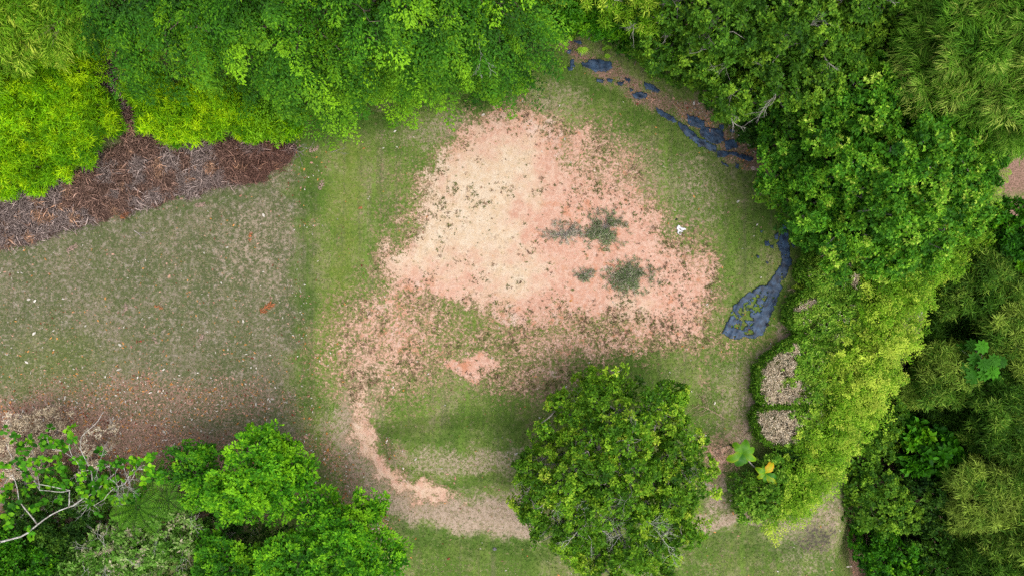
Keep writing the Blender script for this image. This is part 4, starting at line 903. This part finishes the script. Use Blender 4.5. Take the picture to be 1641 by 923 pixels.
BARKM = bark_mat('bark_mottled', L3(.20,.18,.15), L3(.48,.46,.42), 5)
def big_leaf_tree():
    base = G(30,830); t = thing('big_leaf_tree', 'open tree with pale crooked branches and big round leaves, lower left', 'tree', base)
    T = Tubes(); z0 = 4.0
    T.add(bend(base - [0,0,.2], W(-60,900,1.8), .03, 5), .16, .12, 8); T.add(bend(W(-60,900,1.8), W(0,868,3.9), .03, 5), .09, .055, 8); link('trunk', T.mesh('trunk', base), BARKM, t)
    T = Tubes(); ends = []
    seg = [((0,868),(60,840),(110,812),.05),((110,812),(150,790),(200,775),.042),((60,840),(30,800),(20,760),.04),((110,812),(112,785),(60,775),.035),((150,790),(175,765),(196,740),.035),
           ((200,775),(215,750),(232,752),.03),((200,775),(150,810),(160,818),.02),((196,740),(130,755),(120,735),.025),((60,775),(20,740),(10,710),.025),((112,785),(64,785),(45,745),.025),((64,785),(58,740),(50,720),.022),
           ((150,790),(130,700),(165,660),.025),((130,750),(110,715),(118,700),.02),((196,740),(205,775),(232,745),.02),((120,735),(85,720),(75,700),.018),((20,760),(0,790),(-10,800),.02)]
    for a, b, c, r in seg:
        A_, B_, C_ = (W(*q, z0 + rng.uniform(-.25, .25)) for q in (a, b, c)); pts = np.concatenate([bend(A_, B_, .05, 5), bend(B_, C_, .05, 5)[1:]]); T.add(pts, r, r * .5, 6)
    for q in [(195,770),(190,780),(205,765),(150,800),(160,740)]:
        for _ in range(3): twigs(T, W(*q, z0 + .1), (rng.normal(0,.7), rng.normal(-.2,.7), .3), .55, 3, .016, .7)
    link('limbs', T.mesh('limbs', base), BARKM, t)
    pts = [(115,690),(12,700),(50,705),(30,720),(75,700),(85,710),(100,715),(20,745),(60,735),(75,750),(95,735),(45,760),(10,770),(70,770),(130,740),(110,755),(145,750),(160,735),(165,765),(185,745),(188,760),
           (150,785),(215,745),(225,738),(232,735),(248,750),(260,755),(228,760),(215,790),(220,800),(190,800),(130,790),(40,790),(20,810),(60,810),(80,795),(10,830),(100,775),(175,785),(145,815),(50,850),(10,790),(125,770),(35,735),(118,705),(0,740),(205,735)]
    L = Leaves()
    for (x, y) in pts:
        for _ in range(3):
            c = W(x + rng.normal(0, 7), y + rng.normal(0, 6), z0 + .15 + rng.uniform(-.3, .3)); whorl(L, c[None], (UP + rng.normal(0, .35, 3))[None], 6, .28, .22, rng.uniform(.2, .8), 40, 100)
    link('crown', L.mesh('crown', T_OVAL, base), MAT['bright'], t)
big_leaf_tree()

# ------------------------------------------------------------------ low bushes on the bare clay
def low_bush(label, px, py, rx, ry, n, tint=.5):
    base = G(px, py); t = thing('low_bush', label, 'bush', base, 'low bushes on the bare clay'); q = rng.normal(0, .48, (n, 2)); q = q[np.hypot(q[:, 0], q[:, 1]) < 1.25]
    q = q[fbm(q[:, 0] * 2.5 + px, q[:, 1] * 2.5, 5) > .40]
    x = base[0] + q[:, 0] * rx; y = base[1] + q[:, 1] * ry; hz = .08 + .32 * np.clip(1 - np.hypot(q[:, 0], q[:, 1]), 0, 1) * rng.uniform(.4, 1, len(q))
    P = np.stack([x, y, gz(x, y) + hz], 1); L = Leaves(); whorl(L, P, UP + rng.normal(0, .5, P.shape), 7, .15, .035, tint, 20, 100, .3)
    link('foliage', L.mesh('foliage', T_LONG, base), MAT['lowbush'], t)
    T = Tubes()
    for i in rng.integers(0, len(P), 110): T.add(bend(base, P[i] + (P[i] - base) * [.15, .15, 0], .05, 5), .014, .004, 3)
    link('stems', T.mesh('stems', base), BARKG, t)
MAT['lowbush'] = leaf_mat('leaf_low_bush', [(0, L3(.10,.12,.06)), (.45, L3(.17,.27,.09)), (.75, L3(.36,.34,.24)), (1, L3(.52,.46,.38))])
low_bush('low dark bush on the clay, the upper of the two large ones', 968, 368, 1.3, 1.15, 620)
low_bush('low dark bush on the clay, the lower of the two large ones', 1012, 446, 1.5, 1.05, 700)
low_bush('smallest low bush on the clay, left of the lower large one', 936, 442, .6, .42, 120, .6)
low_bush('thin greyish bush on the clay, left of the upper large one', 905, 375, 1.5, .7, 150, .85)
plant('seedling_bush', 'little bright yellow green bush at the hedge foot by dead branches', 'shrub', G(1283,453), [(1283,453,.4,.4,.35)], 'whorl', 'yellow', l=.14, w=.06, dens=60, lr=.25, per=3, stems=2, twig_n=8, trunk_r=.02, tint=.6, inner=False)

# ------------------------------------------------------------------ ground cloth
def cloth_mat():
    m, nt, N, K, b = mat_new('black_ground_cloth')
    tc = N.new('ShaderNodeTexCoord'); nz = N.new('ShaderNodeTexNoise'); nz.inputs['Scale'].default_value = 3; nz.inputs['Detail'].default_value = 5; K.new(tc.outputs['Object'], nz.inputs['Vector'])
    cr = N.new('ShaderNodeValToRGB'); cr.color_ramp.elements[0].position = .35; cr.color_ramp.elements[0].color = L3(.008,.016,.032); cr.color_ramp.elements[1].position = .72; cr.color_ramp.elements[1].color = L3(.045,.088,.155)
    K.new(nz.outputs[0], cr.inputs[0]); K.new(cr.outputs[0], b.inputs['Base Color']); b.inputs['Roughness'].default_value = .5; b.inputs['Specular IOR Level'].default_value = .25
    return m
CLOTH = cloth_mat()
def cloth(label, pieces, holes=(), torn=.36, along=(1, 0), seed=0):
    """one torn sheet of woven cloth, part buried: wrinkled, with ragged holes"""
    st = .055 / S; allp = np.concatenate([np.array(p) for p in pieces]); x0, y0 = allp.min(0) - 4; x1, y1 = allp.max(0) + 4
    gx = np.arange(x0, x1, st); gy = np.arange(y0, y1, st); PX, PY = np.meshgrid(gx, gy); nx, ny = len(gx), len(gy)
    cx, cy = (PX[:-1, :-1] + st/2).ravel(), (PY[:-1, :-1] + st/2).ravel()
    wx = cx + (fbm(cx/5, cy/5, seed+1) - .5) * 5; wy = cy + (fbm(cx/5, cy/5, seed+2) - .5) * 5
    keep = np.zeros(len(cx), bool)
    for p in pieces: keep |= inside(wx, wy, [tuple(q) for q in p])
    for h in holes: keep &= ~(inside(wx, wy, h) & (fbm(cx/5, cy/5, seed+9) < .55))
    keep &= fbm(cx/7, cy/7, seed+3) > torn
    u = PX * along[0] + PY * along[1]; v = -PX * along[1] + PY * along[0]
    rid = 1 - np.abs(fbm(u/30, v/9, seed+5, 3) * 2 - 1)
    zz = .03 + .055 * rid ** 3 + .03 * fbm(u/14, v/3, seed+7)
    f = S; X = (PX - 820.5) * f; Y = (461.5 - PY) * f; Z = gz(X.ravel(), Y.ravel()).reshape(X.shape) + zz
    i, j = np.meshgrid(np.arange(ny-1), np.arange(nx-1), indexing='ij')
    F = np.stack([i*nx+j, (i+1)*nx+j, (i+1)*nx+j+1, i*nx+j+1], -1).reshape(-1, 4)[keep]
    used, inv = np.unique(F.ravel(), return_inverse=True); V = np.stack([X.ravel(), Y.ravel(), Z.ravel()], 1)[used]
    V[:, :2] += (rng.uniform(-.5, .5, (len(V), 2))) * .012
    base = V[np.argmin(V[:, 2])]
    me = np_mesh('ground_cloth', V - base, inv.reshape(-1, 4), np.full(len(F), 4), smooth=True)
    o = link('ground_cloth', me, CLOTH, loc=tuple(base)); sm = o.modifiers.new('thickness', 'SOLIDIFY'); sm.thickness = .004
    tag(o, label, 'ground cloth', 'torn sheets of black ground cloth')
def z7(u, v): return (1120 + u / 4.015, 330 + v / 4.013)
def z6(u, v): return (880 + u / 3.2975, 30 + v / 3.2975)
cloth('long blue black ground cloth, torn, by the middle of the hedge',
      [[z7(*q) for q in [(538,120),(522,200),(505,240),(520,300),(530,360),(488,440),(430,520),(400,510),(300,570),(225,640),(195,730),(145,815),(200,850),(260,860),(290,840),(340,850),(405,835),(440,760),(490,640),(540,520),(578,400),(602,350),(585,330),(575,250),(580,130)]],
       [z7(*q) for q in [(580,70),(610,80),(600,110),(582,100)]], [z7(*q) for q in [(595,240),(620,235),(612,270),(592,265)]], [z7(*q) for q in [(425,225),(450,215),(455,255),(430,260)]], [z7(*q) for q in [(465,250),(490,245),(480,275),(462,270)]], [z7(*q) for q in [(485,185),(515,175),(512,215),(490,222)]], [z7(*q) for q in [(370,318),(392,320),(388,334),(372,332)]], [z7(*q) for q in [(435,352),(452,356),(446,372),(434,368)]], [z7(*q) for q in [(385,160),(410,155),(405,180)]]],
      [[z7(*q) for q in [(235,690),(290,630),(400,545),(395,640),(350,720),(350,820),(290,830),(290,800),(205,780)]], [z7(*q) for q in [(400,580),(445,545),(430,600),(400,690),(380,680)]]], .24, (.45,-.89), 10)
cloth('ragged scraps of black cloth at the top end of the strip, by the fan palms', [[z6(*q) for q in s] for s in
      ([(20,45),(42,50),(45,80),(28,75)], [(80,88),(98,92),(96,104),(82,100)], [(128,112),(172,122),(170,140),(140,134)], [(98,165),(112,170),(108,190),(96,186)], [(108,222),(132,220),(135,255),(112,262)], [(95,262),(125,262),(122,280),(100,278)],
       [(170,235),(215,240),(210,262),(172,258)], [(205,222),(270,222),(328,232),(332,262),(295,288),(240,286),(202,266)], [(250,322),(290,330),(286,345),(252,338)], [(308,318),(335,325),(330,340),(310,336)], [(355,335),(390,338),(385,356),(360,352)], [(395,310),(425,325),(422,342),(398,330)])], (), .15, (1, 0), 30)
cloth('grey black cloth scraps in the middle of the upper strip', [[z6(*q) for q in s] for s in
      ([(498,340),(545,350),(585,384),(568,396),(508,374)], [(440,400),(470,392),(515,400),(510,422),(470,430),(448,420)], [(420,375),(440,378),(438,392),(424,390)])], (), .15, (1, .5), 40)
cloth('widest black cloth of the upper strip, half buried in red litter', [[z6(*q) for q in s] for s in
      ([(560,475),(600,488),(650,515),(676,548),(650,545),(595,522)], [(676,545),(725,568),(795,630),(888,682),(880,712),(795,676),(712,612),(684,575)], [(725,510),(780,522),(822,545),(818,580),(760,575),(728,550)], [(800,572),(850,578),(915,585),(925,640),(890,668),(835,650),(795,612)],
       [(918,645),(985,640),(998,682),(940,698)], [(885,700),(960,702),(1040,722),(1080,735),(1070,752),(1010,742),(960,720),(905,738),(888,730)], [(985,765),(1000,768),(996,792),(984,785)], [(895,555),(925,560),(918,590),(900,580)], [(955,585),(980,588),(972,605),(958,600)], [(905,755),(950,778),(945,784),(905,764)], [(1000,625),(1050,650),(1040,660),(1000,640)])],
      (), .15, (.8, .6), 50)

# ------------------------------------------------------------------ small things
def plain(name, c, rough=.8, scale=8, dark=.6):
    return bark_mat(name, tuple(v * dark for v in c[:3]) + (1,), c, scale)
def lump(name, label, cat, px, py, r, flat, c, seed, group=None, z=0, jag=.25, n=3, mat=None):
    import bmesh
    bm = bmesh.new(); bmesh.ops.create_icosphere(bm, subdivisions=n, radius=1)
    for v in bm.verts:
        q = v.co.copy(); k = 1 + jag * (fbm(np.array([q.x * 1.6 + seed * 3 + q.z]), np.array([q.y * 1.6 + q.z * 1.3]), seed)[0] - .5) * 2
        v.co = mathutils.Vector((q.x * r * k, q.y * r * .8 * k, max(-.3, q.z) * r * flat * k))
    me = bpy.data.meshes.new(name); bm.to_mesh(me); bm.free()
    o = link(name, me, mat or plain(name, c), loc=tuple(G(px, py, r * flat * .25 + z))); o.rotation_euler = (0, 0, seed)
    return tag(o, label, cat, group)
lump('flat_stone', 'pale round stone on the red litter at the end of the cloth strip', 'stone', 1207, 270, .14, .3, col(226,200,186), 3, jag=.12)
lump('boulder', 'grey stone beside the spiky edged bright tree', 'stone', 612, 861, .17, .7, col(120,116,116), 5, jag=.3)
lump('boulder', 'small grey stone at the bottom between track and lone tree', 'stone', 793, 879, .12, .6, col(132,130,132), 6, jag=.35)
lump('boulder', 'whitish stone on the lawn left of the drooping fan leaf', 'stone', 911, 84, .11, .7, col(176,180,190), 7, jag=.35)
lump('white_stone', 'white pebble in the dry litter of the lower terrace', 'stone', 646, 750, .07, .6, col(246,236,222), 8)
lump('cap', 'little black cap lying on the long blue black cloth', 'cap', 1229, 520, .10, .4, col(20,20,24), 9, z=.12, jag=.1)
lump('black_scrap', 'tiny black scrap on the grass above the white litter', 'scrap', 1084, 352, .07, .4, col(24,24,26), 10, jag=.6)
lump('clod', 'tan clod of clay right of the white litter', 'clod', 1101, 361, .12, .35, col(206,164,134), 12, jag=.5)
lump('dark_stone', 'dark stone at the top under the hanging white twigs', 'stone', 842, 53, .13, .6, col(70,76,84), 13, jag=.35)
def litter_bag():
    base = G(1090,369); V = []; F = []; n = 22
    for i in range(n):
        for j in range(n):
            u = (i/(n-1) - .5) * 2; v = (j/(n-1) - .5) * 2; a = math.atan2(v, u); k = .22 * (1 + .35 * math.sin(3*a+1) + .15 * math.sin(7*a))
            V.append((u * k * (1 - .3 * v * v), v * k * (1 - .3 * u * u), .05 + .14 * float(fbm(np.array([u*2.6]), np.array([v*2.6]), 3)[0]) + .05 * float(vnoise(np.array([u*7.]), np.array([v*7.]), 9)[0])))
    for i in range(n-1):
        for j in range(n-1):
            if fbm(np.array([i/4.]), np.array([j/4.]), 12)[0] > .36: F.append((i*n+j, (i+1)*n+j, (i+1)*n+j+1, i*n+j+1))
    o = link('plastic_bag', np_mesh('plastic_bag', V, F, np.full(len(F), 4)), plain('white_plastic', col(250,250,255,.75), dark=.8), loc=tuple(base - [0, 0, .04]))
    o.modifiers.new('thickness', 'SOLIDIFY').thickness = .003
    tag(o, 'crumpled white plastic bag on the grass right of the clay', 'litter')
litter_bag()
STRAWB = bark_mat('dead_wood_straw', col(150,124,96), col(206,184,150), 9)
GREYB = bark_mat('dead_wood_grey', col(140,130,120), col(190,182,172), 9)
def stick(label, pts, r, mat, forks=0, z=.06, flen=.7, name='fallen_branch'):
    P = [G(x, y, z) for x, y in pts]; base = P[0]; T = Tubes()
    line_ = np.concatenate([bend(a, b, .04, 5)[:(None if k == len(P) - 2 else -1)] for k, (a, b) in enumerate(zip(P[:-1], P[1:]))]); T.add(line_, r, r * .35, 6)
    d0 = unit(P[-1] - P[0])
    for _ in range(forks):
        i = rng.integers(1, len(line_)); sd = np.cross(UP, d0) * rng.choice([-1, 1]); twigs(T, line_[i], (d0 * .7 + sd * rng.uniform(.4, 1)) + UP * .1, flen * rng.uniform(.5, 1.1), 2, r * .5, .35)
    o = link(name, T.mesh(name, base), mat, loc=tuple(base)); tag(o, label, 'branch', 'fallen branches and sticks'); return o
stick('fallen straw coloured branch with side twigs, left of the clipped hedge', [(1160,670),(1135,655),(1120,648)], .03, STRAWB, 10)
stick('long dry cane lying left of the plantain plants', [(1205,690),(1175,712),(1140,722)], .03, STRAWB, 8, .1)
stick('dry cane below the other one, pointing at the lone tree', [(1195,708),(1160,728),(1143,732)], .025, STRAWB, 5, .1)
stick('pale forked dead branch at the hedge foot by the seedling bush', [(1260,465),(1284,459),(1301,455)], .035, STRAWB, 9, .25)
stick('pale dead branch leaning up the hedge foot', [(1286,430),(1293,445),(1302,456)], .03, GREYB, 4, .3)
stick('thin straw stem crossing the hedge foot shade', [(1246,534),(1262,529),(1275,526)], .014, STRAWB, 1, .4)
stick('short grey stick on the upper left lawn near the brush', [(216,370),(224,376),(231,383)], .035, GREYB, 1)
stick('grey forked stick at the right end of the brown brush', [(468,238),(478,243),(489,250)], .03, GREYB, 4)
stick('whitish stick on the lawn left of the longest drooping bough', [(530,245),(545,240),(556,238)], .014, GREYB, 2)
stick('thin straw cane beside the middle cloth scraps', [(1090,180),(1070,158),(1050,140)], .016, STRAWB, 2, .15)
T = Tubes(); a_, b_, c_ = W(1445,515,-.4), W(1464,512,.2), W(1478,500,.4); u = np.linspace(0, 1, 12)[:, None]
P = (1-u)**2 * a_ + 2*u*(1-u) * W(1470,516,.3) + u**2 * c_; P[0][2] -= .1
T.add(P, .035, .02, 6); T.add(bend(G(1440,520), P[0], .03, 5), .04, .035, 6)
tag(link('bent_stem', T.mesh('bent_stem'), BARKW), 'bent pale stem sticking out of the yellow green bushes', 'stem')
# dry fallen fronds lying on the lawn
DRYF = plain('dry_frond', col(196,120,72), dark=.7); DRYP = plain('dry_frond_pale', col(190,160,144), dark=.7)
def frond(label, px, py, ln, ang, mat, n=26, wid=.3):
    base = G(px, py, .05); L = Leaves(); d = np.array([math.cos(R(ang)), math.sin(R(ang)), 0]); sd = np.array([-d[1], d[0], 0]); s = rng.uniform(-.5, .5, n)
    sg = rng.choice([-1, 1], n)[:, None]; L.add(d * (s * ln)[:, None] + UP * rng.uniform(0, .05, (n, 1)), d + sd * sg * rng.uniform(.5, 1.6, (n, 1)) + rng.normal(0, .2, (n, 3)), UP + rng.normal(0, .3, (n, 3)), wid * rng.uniform(.5, 1.2, n) * ln * 1.2, .045, .5)
    o = link('dry_frond', L.mesh('dry_frond', T_LONG), mat, loc=tuple(base)); tag(o, label, 'dry frond', 'dry fronds lying on the left lawn')
frond('largest orange dry frond, on the lawn left of the dark green stripe', 427, 494, .9, 35, DRYF, 60)
frond('orange dry frond high on the left lawn beside the straw patch', 401, 382, .45, 80, DRYF)
frond('orange dry frond at the lower edge of the brown brush', 200, 345, .7, 40, DRYF, 40)
frond('pink dry frond under the left end of the brown brush', 115, 399, .7, 30, DRYP, 40)
frond('pink dry frond beside the right end of the brown brush', 320, 329, .6, 10, DRYP, 40)
frond('pale star shaped dry frond in the middle of the left lawn', 202, 494, .5, 80, DRYP, 30)
frond('orange dry frond in the middle of the left lawn', 256, 492, .45, 160, DRYF, 24)
frond('pale dry frond low in the middle of the left lawn', 250, 546, .4, 120, DRYP, 24)
frond('small red dry frond low on the left lawn', 223, 547, .3, 20, plain('red_leaf', col(170,70,44), dark=.8), 14)
frond('pale dry frond right of the star shaped one, low', 322, 543, .5, 60, DRYP, 24)
frond('dry pink frond on the grass below the drooping trees', 503, 240, .6, 20, DRYP, 40)
frond('dry pink frond on the dark green stripe, higher', 515, 298, .55, 70, DRYP, 36)
frond('dry orange frond on the yellow green strip', 577, 334, .3, 20, DRYF, 16)
